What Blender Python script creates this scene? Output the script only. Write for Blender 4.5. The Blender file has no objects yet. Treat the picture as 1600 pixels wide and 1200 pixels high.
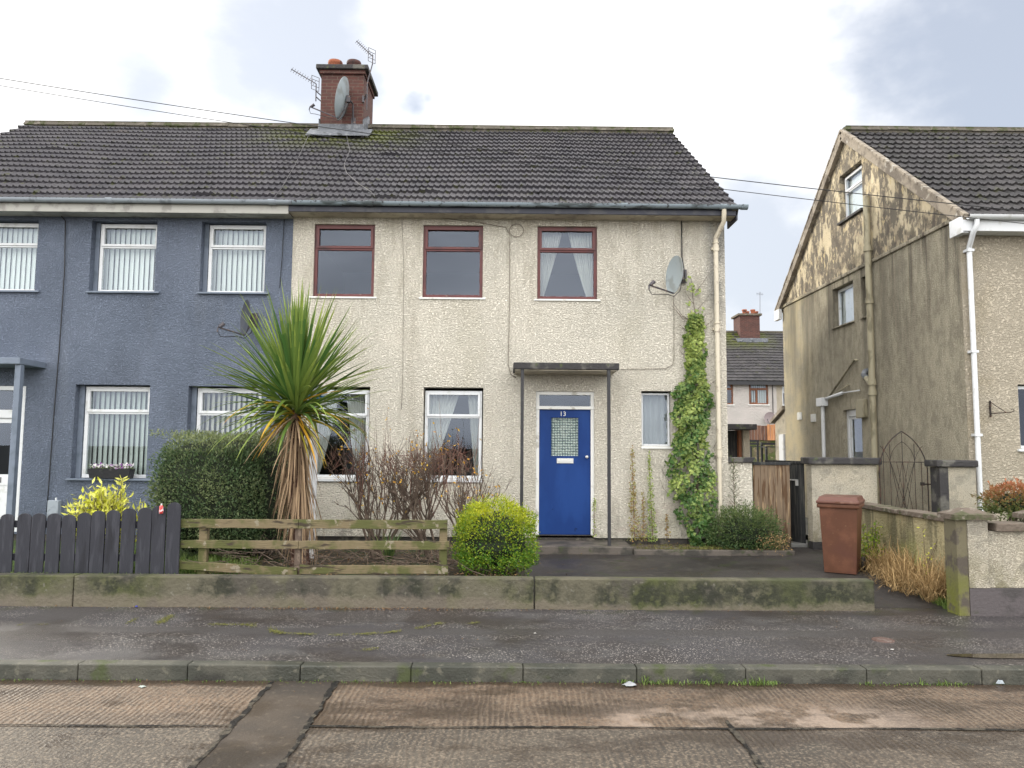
import bpy, bmesh, math, random
from mathutils import Vector, Matrix
random.seed(7)
sc = bpy.context.scene
COL = sc.collection
R = math.radians
# ------------------------------------------------------------------ camera
PITCH, YAW, ROLL, F = R(4.82), R(.41), R(.427), 1180.0
CAM = Vector((0, 0, 1.7))
fw = Vector((math.sin(YAW)*math.cos(PITCH), math.cos(YAW)*math.cos(PITCH), math.sin(PITCH)))
r0 = Vector((math.cos(YAW), -math.sin(YAW), 0)); u0 = r0.cross(fw)
rt = r0*math.cos(ROLL)+u0*math.sin(ROLL); up = u0*math.cos(ROLL)-r0*math.sin(ROLL)
cam = bpy.data.objects.new('camera', bpy.data.cameras.new('camera')); COL.objects.link(cam)
m3 = Matrix((rt, up, -fw)).transposed().to_4x4(); m3.translation = CAM
cam.matrix_world = m3
cam.data.sensor_width = 36; cam.data.lens = F/1600*36; cam.data.clip_end = 3000; cam.data.clip_start = .05
sc.camera = cam
def ray(px, py): return fw*F+rt*(px-800)+up*(600-py)
def at(px, py, Y): d = ray(px, py); return CAM+d*(Y/d.y)          # point on the plane y = Y
def atz(px, py, Z): d = ray(px, py); return CAM+d*((Z-1.7)/d.z)
def atx(px, py, X): d = ray(px, py); return CAM+d*(X/d.x)
# ------------------------------------------------------------------ node helpers
def s2l(c):
    return tuple(((v/255)/12.92 if v/255 <= .04045 else ((v/255+.055)/1.055)**2.4) for v in c)+(1,)
class NT:
    def __init__(s, t): s.t = t; s.n = t.nodes; s.l = t.links
    def add(s, ty, ins=None, **kw):
        n = s.n.new(ty)
        for k, v in kw.items(): setattr(n, k, v)
        for k, v in (ins or {}).items():
            if isinstance(v, bpy.types.NodeSocket): s.l.new(v, n.inputs[k])
            else: n.inputs[k].default_value = v
        return n
    def math(s, op, a, b=None, c=None, clamp=False):
        n = s.add('ShaderNodeMath', operation=op, use_clamp=clamp)
        for i, v in enumerate((a, b, c)):
            if v is None: continue
            if isinstance(v, bpy.types.NodeSocket): s.l.new(v, n.inputs[i])
            else: n.inputs[i].default_value = v
        return n.outputs[0]
    def mix(s, f, a, b, blend='MIX'):
        n = s.add('ShaderNodeMix', data_type='RGBA', blend_type=blend)
        for i, v in ((0, f), (6, a), (7, b)):
            if isinstance(v, bpy.types.NodeSocket): s.l.new(v, n.inputs[i])
            else: n.inputs[i].default_value = v
        return n.outputs[2]
    def ramp(s, v, a, b):
        n = s.add('ShaderNodeMapRange', {0: v, 1: a, 2: b}, interpolation_type='SMOOTHSTEP'); return n.outputs[0]
    def pos(s, stretch=(1, 1, 1), off=(0, 0, 0)):
        if not hasattr(s, '_p'): s._p = s.add('ShaderNodeNewGeometry').outputs['Position']
        m = s.add('ShaderNodeMapping', {0: s._p}); m.inputs['Scale'].default_value = stretch; m.inputs['Location'].default_value = off
        return m.outputs[0]
    def axis(s, k):
        if not hasattr(s, '_x'): s._x = s.add('ShaderNodeSeparateXYZ', {0: s.pos()}).outputs
        return s._x['XYZ'.index(k.upper())]
    def noise(s, scale, stretch=(1, 1, 1), detail=4, rough=.55, off=(0, 0, 0), dist=0):
        return s.add('ShaderNodeTexNoise', {'Vector': s.pos(stretch, off), 'Scale': scale, 'Detail': detail, 'Roughness': rough, 'Distortion': dist}).outputs['Fac']
    def voro(s, scale, stretch=(1, 1, 1), feature='F1', out='Distance', rnd=1):
        return s.add('ShaderNodeTexVoronoi', {'Vector': s.pos(stretch), 'Scale': scale, 'Randomness': rnd}, feature=feature).outputs[out]
def newmat(name):
    m = bpy.data.materials.new(name); m.use_nodes = True; t = NT(m.node_tree); t.n.clear()
    out = t.add('ShaderNodeOutputMaterial'); b = t.add('ShaderNodeBsdfPrincipled'); t.l.new(b.outputs[0], out.inputs[0])
    return m, t, b, out
def setc(t, b, key, v):
    if isinstance(v, bpy.types.NodeSocket): t.l.new(v, b.inputs[key])
    else: b.inputs[key].default_value = v
MATS = {}
SCALE = {'mossy_concrete_wall': .44, 'wet_chipped_asphalt': .5, 'damp_driveway_asphalt': .45, 'kerb_concrete': .50, 'mossy_weathered_timber': .72, 'purple_grey_roof_tile': .36, 'dark_roof_tile': .42,
  'grey_purple_dado_paint': .55, 'weathered_blue_grey_gutter': .75, 'charcoal_stained_wood': .75, 'smooth_tarmac_infill': .55, 'royal_blue_door_paint': .72, 'mossy_capstone': .5, 'brown_bin_plastic': .9,
  'faded_bin_lid_plastic': .6, 'green_algae_cement': .6, 'ridge_tile': .55, 'lead_flashing': .45, 'white_upvc': .82, 'oxblood_window_frame': .75, 'dull_white_fascia': .85, 'wet_concrete_step': .6, 'garden_soil': .8,
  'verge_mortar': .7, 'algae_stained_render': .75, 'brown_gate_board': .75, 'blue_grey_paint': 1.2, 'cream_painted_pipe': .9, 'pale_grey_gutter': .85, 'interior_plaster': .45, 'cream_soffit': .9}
def M(name, c, layers=(), rough=.8, bump=None, spec=.4, metal=0, tint=None, extra=None, wet=None):
    """c: linear rgb. layers: (rgb, scale, lo, hi[, stretch[, (axis, a, b)[, strength]]]); bump: (scale, dist[, stretch]) list."""
    if name in MATS: return MATS[name]
    k_ = SCALE.get(name, 1.); c = tuple(v*k_ for v in c); layers = [(tuple(v*k_ for v in L[0]),)+tuple(L[1:]) for L in layers]
    m, t, b, out = newmat(name)
    col = tuple(c)+(1,)
    if tint:      # per-face tint attribute towards another colour of the thing itself
        a = t.add('ShaderNodeAttribute', attribute_name='tint'); col = t.mix(a.outputs['Fac'], col, tuple(tint)+(1,))
    for i, L in enumerate(layers):
        rgb, scl, lo, hi = L[:4]; st = L[4] if len(L) > 4 and L[4] else (1, 1, 1)
        f = t.ramp(t.noise(scl, st, off=(i*7.3, i*3.1, i*5.7), detail=5), lo, hi)
        if len(L) > 5 and L[5]:
            ax, a0, a1 = L[5]; f = t.math('MULTIPLY', f, t.ramp(t.axis(ax), a0, a1))
        if len(L) > 6: f = t.math('MULTIPLY', f, L[6])
        col = t.mix(f, col, tuple(rgb)+(1,))
    if extra: col = extra(t, col)
    setc(t, b, 'Base Color', col)
    b.inputs['Metallic'].default_value = metal; b.inputs['Specular IOR Level'].default_value = spec
    if wet:
        scl, lo, hi, r2 = wet[:4]; f = t.ramp(t.noise(scl, off=(31, 17, 3), detail=3), lo, hi)
        if len(wet) > 4: f = t.math('MAXIMUM', f, t.ramp(t.axis(wet[4][0]), wet[4][1], wet[4][2]), clamp=True)
        setc(t, b, 'Roughness', t.math('ADD', rough, t.math('MULTIPLY', f, r2-rough)))
    else: b.inputs['Roughness'].default_value = rough
    prev = None
    for bp in (bump or ()):
        n = t.noise(bp[0], bp[2] if len(bp) > 2 else (1, 1, 1), detail=3, off=(3, 9, 1))
        bn = t.add('ShaderNodeBump', {'Height': n, 'Distance': bp[1], 'Strength': 1.0})
        if prev: t.l.new(prev, bn.inputs['Normal'])
        prev = bn.outputs[0]
    if prev: t.l.new(prev, b.inputs['Normal'])
    MATS[name] = m
    return m
def harl(name, c, c2, layers=(), size=34, dist=.02, pit=None, flecks=None):
    """roughcast: coarse lumps, colour variation, darkened hollows"""
    m, t, b, out = newmat(name)
    h1 = t.noise(size, (1, 1, 1.5), detail=3, rough=.6, dist=.25); h2 = t.noise(size*3, detail=2)
    h = t.math('ADD', t.ramp(h1, .38, .60), t.math('MULTIPLY', h2, .35))
    col = t.mix(t.ramp(t.noise(1.1, detail=5), .35, .65), tuple(c)+(1,), tuple(c2)+(1,))
    if pit: col = t.mix(t.math('MULTIPLY', t.ramp(h1, .47, .36), pit[3]), col, tuple(pit[:3])+(1,))  # darkening of the hollows put into the colour, for stronger relief
    if flecks: col = t.mix(t.math('MULTIPLY', t.ramp(t.noise(size*1.3, detail=1, off=(5, 5, 5)), .66, .72), flecks[3]), col, tuple(flecks[:3])+(1,))
    for i, L in enumerate(layers):
        rgb, scl, lo, hi = L[:4]; st = L[4] if len(L) > 4 and L[4] else (1, 1, 1)
        f = t.ramp(t.noise(scl, st, off=(i*7.3+2, i*3.1, i*5.7), detail=6, rough=.62), lo, hi)
        if len(L) > 5 and L[5]:
            for ax, a0, a1 in (L[5] if isinstance(L[5][0], tuple) else (L[5],)):
                f = t.math('MULTIPLY', f, t.ramp(t.axis(ax), a0, a1))
        if len(L) > 6: f = t.math('MULTIPLY', f, L[6])
        col = t.mix(f, col, tuple(rgb)+(1,))
    setc(t, b, 'Base Color', col); b.inputs['Roughness'].default_value = .88; b.inputs['Specular IOR Level'].default_value = .25
    bn = t.add('ShaderNodeBump', {'Height': h, 'Distance': dist, 'Strength': 1.0}); t.l.new(bn.outputs[0], b.inputs['Normal'])
    return m
# ------------------------------------------------------------------ mesh builder
class MB:
    def __init__(s, tf=None): s.v = []; s.f = []; s.t = []; s.tf = tf
    def vert(s, p):
        p = Vector(p) if s.tf is None else Vector(s.tf(*p)); s.v.append(p); return len(s.v)-1
    def face(s, ps, tint=0.):
        i = [s.vert(p) for p in ps]; s.f.append(i); s.t.append(tint)
    def box(s, x0, x1, y0, y1, z0, z1):
        a = [s.vert((x, y, z)) for z in (z0, z1) for x, y in ((x0, y0), (x1, y0), (x1, y1), (x0, y1))]
        for q in ((0, 3, 2, 1), (4, 5, 6, 7), (0, 1, 5, 4), (1, 2, 6, 5), (2, 3, 7, 6), (3, 0, 4, 7)):
            s.f.append([a[k] for k in q]); s.t.append(0.)
        return s
    def beam(s, a, b, w, h, upv=(0, 0, 1)):
        a, b = Vector(a), Vector(b); d = (b-a).normalized(); u = Vector(upv)
        if abs(d.dot(u)) > .99: u = Vector((0, 1, 0))
        r = d.cross(u).normalized(); u = r.cross(d)
        i = [s.vert(p+r*sx*w/2+u*sy*h/2) for p in (a, b) for sx, sy in ((-1, -1), (1, -1), (1, 1), (-1, 1))]
        for q in ((0, 3, 2, 1), (4, 5, 6, 7), (0, 1, 5, 4), (1, 2, 6, 5), (2, 3, 7, 6), (3, 0, 4, 7)):
            s.f.append([i[k] for k in q]); s.t.append(0.)
        return s
    def tube(s, pts, r, seg=8, caps=True, tint=0.):
        pts = [Vector(p) for p in pts]; n = len(pts)
        rs = r if isinstance(r, (list, tuple)) else [r]*n
        rings = []; ref = None
        for i, p in enumerate(pts):
            d = (pts[min(i+1, n-1)]-pts[max(i-1, 0)])
            d = d.normalized() if d.length > 1e-9 else Vector((0, 0, 1))
            if ref is None: ref = d.orthogonal().normalized()
            ref = (ref-d*ref.dot(d)); ref = ref.normalized() if ref.length > 1e-6 else d.orthogonal().normalized()
            q = d.cross(ref)
            rings.append([s.vert(p+(ref*math.cos(a)+q*math.sin(a))*rs[i]) for a in [2*math.pi*k/seg for k in range(seg)]])
        for a, b in zip(rings, rings[1:]):
            for k in range(seg): s.f.append([a[k], a[(k+1) % seg], b[(k+1) % seg], b[k]]); s.t.append(tint)
        if caps: s.f.append(rings[0][::-1]); s.t.append(tint); s.f.append(rings[-1]); s.t.append(tint)
        return s
    def prism(s, poly, p0, p1):
        """poly: list of 3-vectors, swept by the offset p1-p0"""
        d = Vector(p1)-Vector(p0); a = [s.vert(p) for p in poly]; b = [s.vert(Vector(p)+d) for p in poly]; n = len(a)
        s.f.append(a[::-1]); s.f.append(b); s.t += [0., 0.]
        for k in range(n): s.f.append([a[k], a[(k+1) % n], b[(k+1) % n], b[k]]); s.t.append(0.)
        return s
    def lathe(s, prof, c, seg=24, axis=None):
        c = Vector(c); mt = axis or Matrix.Identity(3)
        rings = [[s.vert(c+mt@Vector((r*math.cos(2*math.pi*k/seg), r*math.sin(2*math.pi*k/seg), z))) for k in range(seg)] for r, z in prof]
        for a, b in zip(rings, rings[1:]):
            for k in range(seg): s.f.append([a[k], a[(k+1) % seg], b[(k+1) % seg], b[k]]); s.t.append(0.)
        return s
    def leaf(s, c, d, n, L, w, tint=0.):
        d = d.normalized(); sd = d.cross(n)
        sd = sd.normalized() if sd.length > 1e-5 else d.orthogonal().normalized()
        nn = sd.cross(d)
        s.face([c, c+d*L*.45-sd*w*.5, c+d*L+nn*L*.08, c+d*L*.45+sd*w*.5], tint)
    def build(s, name, mat, parent=None, smooth=False, bevel=0, recalc=True, auto=None):
        me = bpy.data.meshes.new(name)
        off = parent_loc(parent)
        me.from_pydata([v-off for v in s.v], [], s.f); 
        if any(s.t):
            at_ = me.attributes.new('tint', 'FLOAT', 'FACE'); at_.data.foreach_set('value', s.t)
        if recalc:
            bm = bmesh.new(); bm.from_mesh(me); bmesh.ops.recalc_face_normals(bm, faces=bm.faces); bm.to_mesh(me); bm.free()
        if smooth:
            me.polygons.foreach_set('use_smooth', [True]*len(me.polygons))
            if auto: me.set_sharp_from_angle(angle=R(auto))
        me.materials.append(mat)
        o = bpy.data.objects.new(name, me); COL.objects.link(o)
        if parent is not None: o.parent = parent
        if bevel:
            md = o.modifiers.new('bevel', 'BEVEL'); md.width = bevel; md.segments = 2; md.limit_method = 'ANGLE'; md.angle_limit = R(40)
        me.update(); return o
def parent_loc(p):
    v = Vector((0, 0, 0))
    while p is not None: v += p.location; p = p.parent
    return v
def thing(name, loc, label, cat, group=None, kind=None):
    o = bpy.data.objects.new(name, None); COL.objects.link(o); o.location = loc; o.empty_display_size = .2
    return tag(o, label, cat, group, kind)
def tag(o, label=None, cat=None, group=None, kind=None):
    if label: o['label'] = label
    if cat: o['category'] = cat
    if group: o['group'] = group
    if kind: o['kind'] = kind
    return o
def jitter(bm_obj_v, amt): return
def rnd(a, b): return random.uniform(a, b)
def rdir():
    while True:
        v = Vector((rnd(-1, 1), rnd(-1, 1), rnd(-1, 1)))
        if .05 < v.length < 1: return v.normalized()
# ------------------------------------------------------------------ materials
m_cream = harl('cream_roughcast', (.78, .73, .635), (.71, .67, .585),
    [((.30, .27, .23), 2.5, .50, .66, (1, 1, .25), ('z', 1.15, .3), .75), ((.33, .30, .26), 5, .46, .6, None, ('z', .62, .3), .8),
     ((.34, .33, .31), 1.6, .38, .50, (1, 1, .35), (('x', 3.12, 3.34), ('z', 3.6, 4.2)), .85),
     ((.50, .46, .36), .8, .5, .7, (1, 1, .5), None, .35), ((.52, .47, .37), 3, .45, .6, (2, 1, .2), ('z', 5.0, 5.35), .5),
     ((.50, .38, .33), 1.7, .5, .62, None, (('x', 1.6, 2.0), ('z', 1.1, .5)), .6),
     ((.40, .36, .29), 2.6, .54, .70, (1, 1, .09), None, .35), ((.42, .38, .30), 7, .5, .62, (1, 1, .2), ('z', 3.2, 4.05), .3), ((.36, .35, .24), 1.3, .50, .62, None, ('z', 1.6, .5), .35)], pit=(.30, .26, .21, .55))
m_blue = harl('blue_grey_roughcast', (.172, .202, .268), (.148, .176, .236),
    [((.105, .124, .165), 1.4, .5, .7, (1, 1, .4), None, .5), ((.20, .225, .275), 2.4, .56, .70, (1, 1, .12), None, .3), ((.085, .10, .13), 3, .48, .62, (1, 1, .3), ('z', .9, .3), .6), ((.09, .105, .135), 2.2, .50, .68, (1, 1, .12), ('z', 4.5, 5.3), .45)], size=34, dist=.018, pit=(.115, .138, .19, .4))
m_gable = harl('stained_sun_tinted_gable', (.55, .50, .385), (.46, .415, .32),
    [((.64, .55, .36), 1.2, .4, .6, None, ('y', 17.0, 18.6), .8), ((.17, .15, .115), 7, .42, .64, (1, 1.2, .6), ('y', 19.0, 17.2), .38),  # yellow layer towards the rear is sunlight put into the colour
     ((.17, .155, .125), .9, .42, .62, (1, 1.5, .18), (('z', 1.8, 4.8),), .7),
     ((.10, .085, .068), 1.5, .5, .66, (1, 2.4, .10), (('z', 3.0, 5.2), ('y', 18.6, 16.0)), .9),
     ((.10, .085, .06), 2.2, .52, .62, (1, 1, .3), ('z', .9, .2), .6)], size=40, pit=(.11, .09, .06, .6))
m_peel = harl('peeling_gable_render', (.57, .49, .345), (.47, .405, .285),
    [((.125, .110, .092), 2.3, .45, .50, (1, 1, .45), None, .92), ((.50, .42, .29), 9, .50, .56, (1, 1, .6), None, .6), ((.10, .085, .07), 3, .5, .62, None, (('z', 6.6, 5.5),), .6), ((.10, .085, .07), 4.5, .52, .58, (1, 1, .5), None, .7),
     ((.50, .41, .25), 6, .60, .64, (1, 1, .6), None, .9)], size=30, dist=.006)
m_front = harl('beige_roughcast', (.52, .46, .37), (.48, .425, .34), [((.38, .32, .22), 1.5, .5, .7, None, ('x', 7.9, 7.2), .7)], size=34, pit=(.25, .21, .16, .5))
m_yard = harl('stained_cream_roughcast', (.58, .52, .41), (.50, .46, .38),
    [((.22, .20, .12), 2.5, .45, .6, None, ('z', .9, .2), .8), ((.27, .25, .21), 3.2, .52, .62, None, None, .6)], size=58, dist=.011, pit=(.2, .17, .13, .75))
m_flank = harl('algae_stained_render', (.42, .36, .22), (.33, .29, .17),
    [((.12, .11, .07), 2.2, .46, .58, (1, 1.5, .3), None, .8), ((.30, .32, .10), 2, .45, .6, None, ('z', .8, .2), .7)], size=20, dist=.008)
m_bgwall = harl('pale_pink_roughcast', (.50, .46, .44), (.46, .43, .41), size=12, dist=.02)
def roof_extra(cx):
    def f(t, col):
        w = t.add('ShaderNodeTexWhiteNoise', {'Vector': t.add('ShaderNodeCombineXYZ', {
            'X': t.math('FLOOR', t.math('DIVIDE', t.axis('X'), .33)), 'Z': t.math('FLOOR', t.math('DIVIDE', t.axis('Z'), .191))}).outputs[0]}, noise_dimensions='3D').outputs['Value']
        col = t.mix(t.math('MULTIPLY', w, .30), col, (.10, .09, .095, 1))
        if cx is not None:
            d = t.math('ABSOLUTE', t.math('SUBTRACT', t.axis('X'), cx))
            k = t.math('MULTIPLY', t.ramp(d, 2.4, .5), t.ramp(t.axis('Z'), 7.3, 8.5))
            k = t.math('MULTIPLY', k, t.ramp(t.noise(3.2, detail=5), .36, .54))
            col = t.mix(k, col, (.065, .075, .008, 1))
        return col
    return f
MOSS = (.09, .10, .02)
m_roof = M('purple_grey_roof_tile', (.105, .099, .122), [((.15, .145, .165), 2.2, .45, .65), (MOSS, 5.5, .60, .68), ((.035, .035, .035), 7, .58, .66), ((.20, .15, .11), 1.7, .66, .74, None, None, .5)],
    rough=.6, bump=[(90, .003)], extra=roof_extra(-3.6), spec=.35)
m_roofd = M('dark_roof_tile', (.060, .056, .062), [((.085, .08, .08), 2.2, .45, .65), (MOSS, 3.0, .58, .70, None, None, .7), ((.025, .025, .025), 6, .52, .62)],
    rough=.6, bump=[(90, .003)], extra=roof_extra(14.5))
m_ridge = M('ridge_tile', (.17, .15, .12), [((.09, .10, .04), 5, .5, .6), ((.26, .23, .19), 9, .55, .65)], rough=.9, bump=[(40, .01)])
m_mortar = M('verge_mortar', (.36, .31, .25), [((.20, .17, .14), 4, .45, .6), ((.48, .45, .40), 6, .6, .66)], rough=.9, bump=[(35, .012)])
m_black = M('black_paint', (.022, .022, .026), [((.07, .07, .07), 9, .6, .7)], rough=.5, bump=[(25, .004)])
m_coping = M('black_painted_coping', (.030, .028, .030), [((.10, .095, .085), 4, .5, .62), ((.055, .065, .03), 7, .58, .66)], rough=.75, bump=[(30, .012)])
m_white = M('white_upvc', (.74, .76, .79), [((.60, .61, .60), 6, .55, .7)], rough=.32)
m_whitep = M('white_paint', (.66, .66, .64), [((.42, .40, .36), 7, .56, .68)], rough=.6)
m_fasciaw = M('dull_white_fascia', (.42, .41, .38), [((.28, .27, .25), 5, .5, .65)], rough=.6)
m_fasciab = M('navy_fascia_board', (.025, .027, .042), [((.05, .05, .06), 5, .5, .65)], rough=.5)
m_soffit = M('cream_soffit', (.50, .45, .36), [((.34, .30, .24), 5, .48, .62)], rough=.7)
m_gutter = M('weathered_blue_grey_gutter', (.28, .34, .39), [((.10, .12, .13), 6, .50, .60, (.3, 1, 1)), ((.06, .06, .07), 14, .58, .64)], rough=.45)
m_gutterl = M('pale_grey_gutter', (.33, .37, .42), [((.2, .22, .25), 5, .55, .66)], rough=.4)
m_red = M('oxblood_window_frame', (.135, .030, .030), [((.055, .014, .020), 2.5, .5, .7), ((.36, .25, .19), 16, .66, .70, None, ('z', 4.35, 4.1))], rough=.42)
m_brown = M('brown_window_frame', (.19, .07, .03), [((.1, .04, .02), 4, .5, .7)], rough=.5)
m_pipe = M('cream_painted_pipe', (.62, .56, .45), [((.38, .32, .26), 8, .58, .68)], rough=.5)
m_soil = M('stained_cream_soil_pipe', (.30, .27, .19), [((.17, .15, .10), 6, .5, .62, (1, 1, .4))], rough=.6)
m_bluesill = M('blue_grey_paint', (.115, .138, .180), [((.08, .10, .13), 4, .5, .7)], rough=.6)
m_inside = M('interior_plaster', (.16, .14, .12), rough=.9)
m_brick = None
def brickmat(name, c1, c2, mort, sx=.225, sz=.075):
    m, t, b, out = newmat(name)
    cmb = t.add('ShaderNodeCombineXYZ', {'X': t.math('ADD', t.axis('X'), t.axis('Y')), 'Y': t.axis('Z')}).outputs[0]
    br = t.add('ShaderNodeTexBrick', {'Vector': cmb, 'Color1': c1+(1,), 'Color2': c2+(1,), 'Mortar': mort+(1,), 'Scale': 1, 'Mortar Size': .007, 'Brick Width': sx, 'Row Height': sz, 'Bias': -.2})
    col = t.mix(t.math('MULTIPLY', t.ramp(t.noise(9), .45, .65), .5), br.outputs['Color'], (.06, .03, .025, 1))
    setc(t, b, 'Base Color', col); b.inputs['Roughness'].default_value = .85
    h = t.math('ADD', t.math('MULTIPLY', br.outputs['Fac'], -1), t.math('MULTIPLY', t.noise(60), .4))
    bn = t.add('ShaderNodeBump', {'Height': h, 'Distance': .012}); t.l.new(bn.outputs[0], b.inputs['Normal'])
    return m
m_brick = brickmat('red_chimney_brick', (.095, .032, .025), (.055, .020, .018), (.13, .09, .07))
m_terra = M('terracotta_pot', (.28, .09, .045), [((.10, .04, .03), 7, .5, .62)], rough=.8, bump=[(30, .006)])
m_terrad = M('sooty_terracotta_pot', (.08, .036, .032), [((.05, .03, .03), 7, .5, .62)], rough=.8, bump=[(30, .006)])
m_lead = M('lead_flashing', (.24, .26, .30), [((.40, .42, .46), 9, .5, .62), ((.10, .11, .12), 6, .58, .66)], rough=.5, bump=[(14, .03)])
m_metal = M('dark_galvanised_metal', (.07, .065, .075), [((.16, .11, .09), 20, .55, .65)], rough=.5, metal=.3)
m_rust = M('rusty_wrought_iron', (.022, .017, .015), [((.06, .028, .018), 18, .5, .6)], rough=.8)
m_dish = M('grey_dish_paint', (.27, .31, .33), [((.20, .22, .22), 4, .5, .65)], rough=.35)
m_dishd = M('charcoal_dish_mesh', (.045, .050, .065), rough=.5)
m_dishbr = M('brown_grey_dish', (.20, .16, .165), rough=.5)
m_cable = M('black_cable', (.012, .012, .014), rough=.6)
m_cableg = M('pale_grey_cable', (.10, .095, .10), rough=.6)
m_wire = M('dull_wall_cable', (.20, .175, .14), rough=.7)
m_blackwood = M('charcoal_stained_wood', (.026, .027, .038), [((.045, .046, .06), 8, .5, .65, (3, 1, .4)), ((.013, .013, .02), 3, .55, .7, (3, 1, .5))], rough=.7, bump=[(40, .004, (4, 4, .3))])
m_rail = M('mossy_weathered_timber', (.21, .165, .095), [((.105, .11, .035), 3.2, .44, .58), ((.30, .26, .19), 9, .6, .66), ((.06, .045, .03), 9, .58, .66, (.4, 1, 2))], rough=.9, bump=[(30, .008, (.3, 3, 3))])
m_gate = M('brown_gate_board', (.21, .15, .10), [((.11, .06, .03), 5, .5, .6, (4, 4, .35)), ((.38, .27, .16), 6, .58, .66, (4, 4, .3)), ((.05, .045, .03), 3, .5, .62, None, ('z', .6, .15))], rough=.85, bump=[(30, .006, (5, 5, .3))])
m_gated = M('black_weathered_gate_board', (.022, .023, .025), [((.06, .06, .055), 6, .5, .62, (4, 4, .3)), ((.04, .055, .02), 5, .5, .62, None, ('z', .5, .1))], rough=.85, bump=[(30, .006, (5, 5, .3))])
m_fenceo = M('orange_fence_board', (.50, .23, .10), [((.33, .15, .07), 6, .45, .6, (3, 1, .3))], rough=.85, bump=[(20, .01, (5, 1, .2))])
m_fenceb = M('dark_brown_fence_board', (.16, .08, .05), [((.08, .04, .03), 6, .45, .6, (3, 1, .3))], rough=.85)
m_bin = M('brown_bin_plastic', (.098, .040, .022), [((.14, .058, .034), 4, .5, .7), ((.09, .035, .025), 2.5, .5, .7, None, ('z', .95, .6), .6), ((.22, .13, .09), 22, .66, .72, None, None, .4)], rough=.5, bump=[(60, .0015)], spec=.25)
m_binlid = M('faded_bin_lid_plastic', (.165, .062, .042), [((.28, .14, .10), 6, .52, .66)], rough=.42)
m_rubber = M('rubber', (.018, .018, .018), rough=.8)
m_door = M('royal_blue_door_paint', (.013, .050, .215), [((.018, .065, .26), 2, .45, .6, (1, 1, .4)), ((.008, .022, .09), 6, .64, .70, None, ('z', 1.0, .6))], rough=.42, spec=.12, bump=[(8, .002, (4, 1, .4))])
m_letter = M('satin_letterplate', (.55, .55, .54), rough=.4, metal=.3)
m_step = M('wet_concrete_step', (.16, .135, .115), [((.06, .055, .045), 4, .45, .6), ((.07, .08, .035), 6, .56, .66)], rough=.6, bump=[(40, .006)])
m_plinth = M('dark_plinth', (.04, .036, .032), [((.10, .09, .07), 6, .52, .62)], rough=.8, bump=[(25, .015)])  # one dark colour for the set-back wall foot and the threshold
def wallx(t, col):
    # lime-bleached foot and black algae band, with ragged edges
    e0 = t.math('ADD', t.axis('Z'), t.math('ADD', t.math('MULTIPLY', t.ramp(t.axis('X'), -1.0, 1.2), .06), t.math('MULTIPLY', t.math('SUBTRACT', t.noise(.9, detail=3, off=(1, 9, 4)), .5), .16)))
    e = t.math('ADD', e0, t.math('MULTIPLY', t.math('SUBTRACT', t.noise(6, (1, 1, .6), detail=7, rough=.7, off=(9, 9, 9)), .5), .26))
    col = t.mix(t.math('MULTIPLY', t.ramp(e, .15, .08), .6), col, (.135, .112, .088, 1))
    k = t.math('MULTIPLY', t.ramp(e, .10, .17), t.ramp(e, .40, .29))
    k = t.math('MULTIPLY', k, t.ramp(t.math('ADD', t.noise(2.2, (1, 1, .5), detail=6), t.math('MULTIPLY', t.ramp(t.axis('X'), -.5, 1.6), .07)), .42, .60))
    k = t.math('MULTIPLY', k, t.ramp(t.noise(16, detail=4, off=(4, 4, 1)), .32, .56))
    col = t.mix(t.math('MULTIPLY', k, .85), col, (.016, .018, .011, 1))
    return col
m_lowwall = M('mossy_concrete_wall', (.215, .195, .135), [((.135, .15, .05), 1.1, .44, .60), ((.14, .125, .10), 2.3, .48, .6), ((.30, .28, .22), 14, .60, .68), ((.08, .10, .025), 1.3, .38, .55, None, ('x', 1.0, 2.6), .75)],
    rough=.85, bump=[(28, .012), (8, .01)], extra=wallx)
m_kerb = M('kerb_concrete', (.135, .130, .105), [((.075, .078, .062), 2.2, .42, .6), ((.19, .18, .14), 14, .58, .66), ((.045, .042, .035), 5, .50, .62, None, ('z', -.03, -.09), .8), ((.09, .11, .04), 3, .55, .66)], rough=.7, bump=[(50, .006)], wet=(1.2, .45, .6, .45))
m_capst = M('mossy_capstone', (.24, .19, .15), [((.12, .125, .06), 5, .48, .6), ((.40, .35, .29), 11, .58, .66)], rough=.9, bump=[(22, .02)])
m_dado = M('grey_purple_dado_paint', (.14, .12, .125), [((.09, .08, .08), 3, .5, .62), ((.07, .08, .03), 6, .56, .66, None, ('z', .08, .0))], rough=.6, bump=[(30, .006)])
# asphalt pavement
def pave_x(t, col):
    chips = t.ramp(t.voro(60), .42, .24)
    pk = t.math('MULTIPLY', chips, t.ramp(t.noise(1.3, (.7, 2.0, 1), detail=3, off=(8, 2, 0)), .33, .58))
    sp = t.ramp(t.noise(45, detail=1, off=(3, 3, 3)), .44, .58)
    pk = t.math('MULTIPLY', pk, sp)
    # relaid strip along the footway and across it
    st = t.math('MULTIPLY', t.ramp(t.axis('Y'), 7.02, 7.06), t.ramp(t.axis('Y'), 7.30, 7.26))
    st2 = t.math('MULTIPLY', t.ramp(t.axis('X'), -4.75, -4.70), t.ramp(t.axis('X'), -4.15, -4.20))
    st2 = t.math('MULTIPLY', st2, t.ramp(t.axis('Y'), 7.0, 7.05))
    st = t.math('MAXIMUM', st, st2)
    col = t.mix(t.math('MULTIPLY', st, .75), col, (.040, .036, .036, 1))
    pk = t.math('MULTIPLY', pk, t.math('SUBTRACT', 1.0, t.math('MULTIPLY', st, .85)))
    col = t.mix(t.math('MULTIPLY', pk, .85), col, (.40, .36, .33, 1))
    return col
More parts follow.
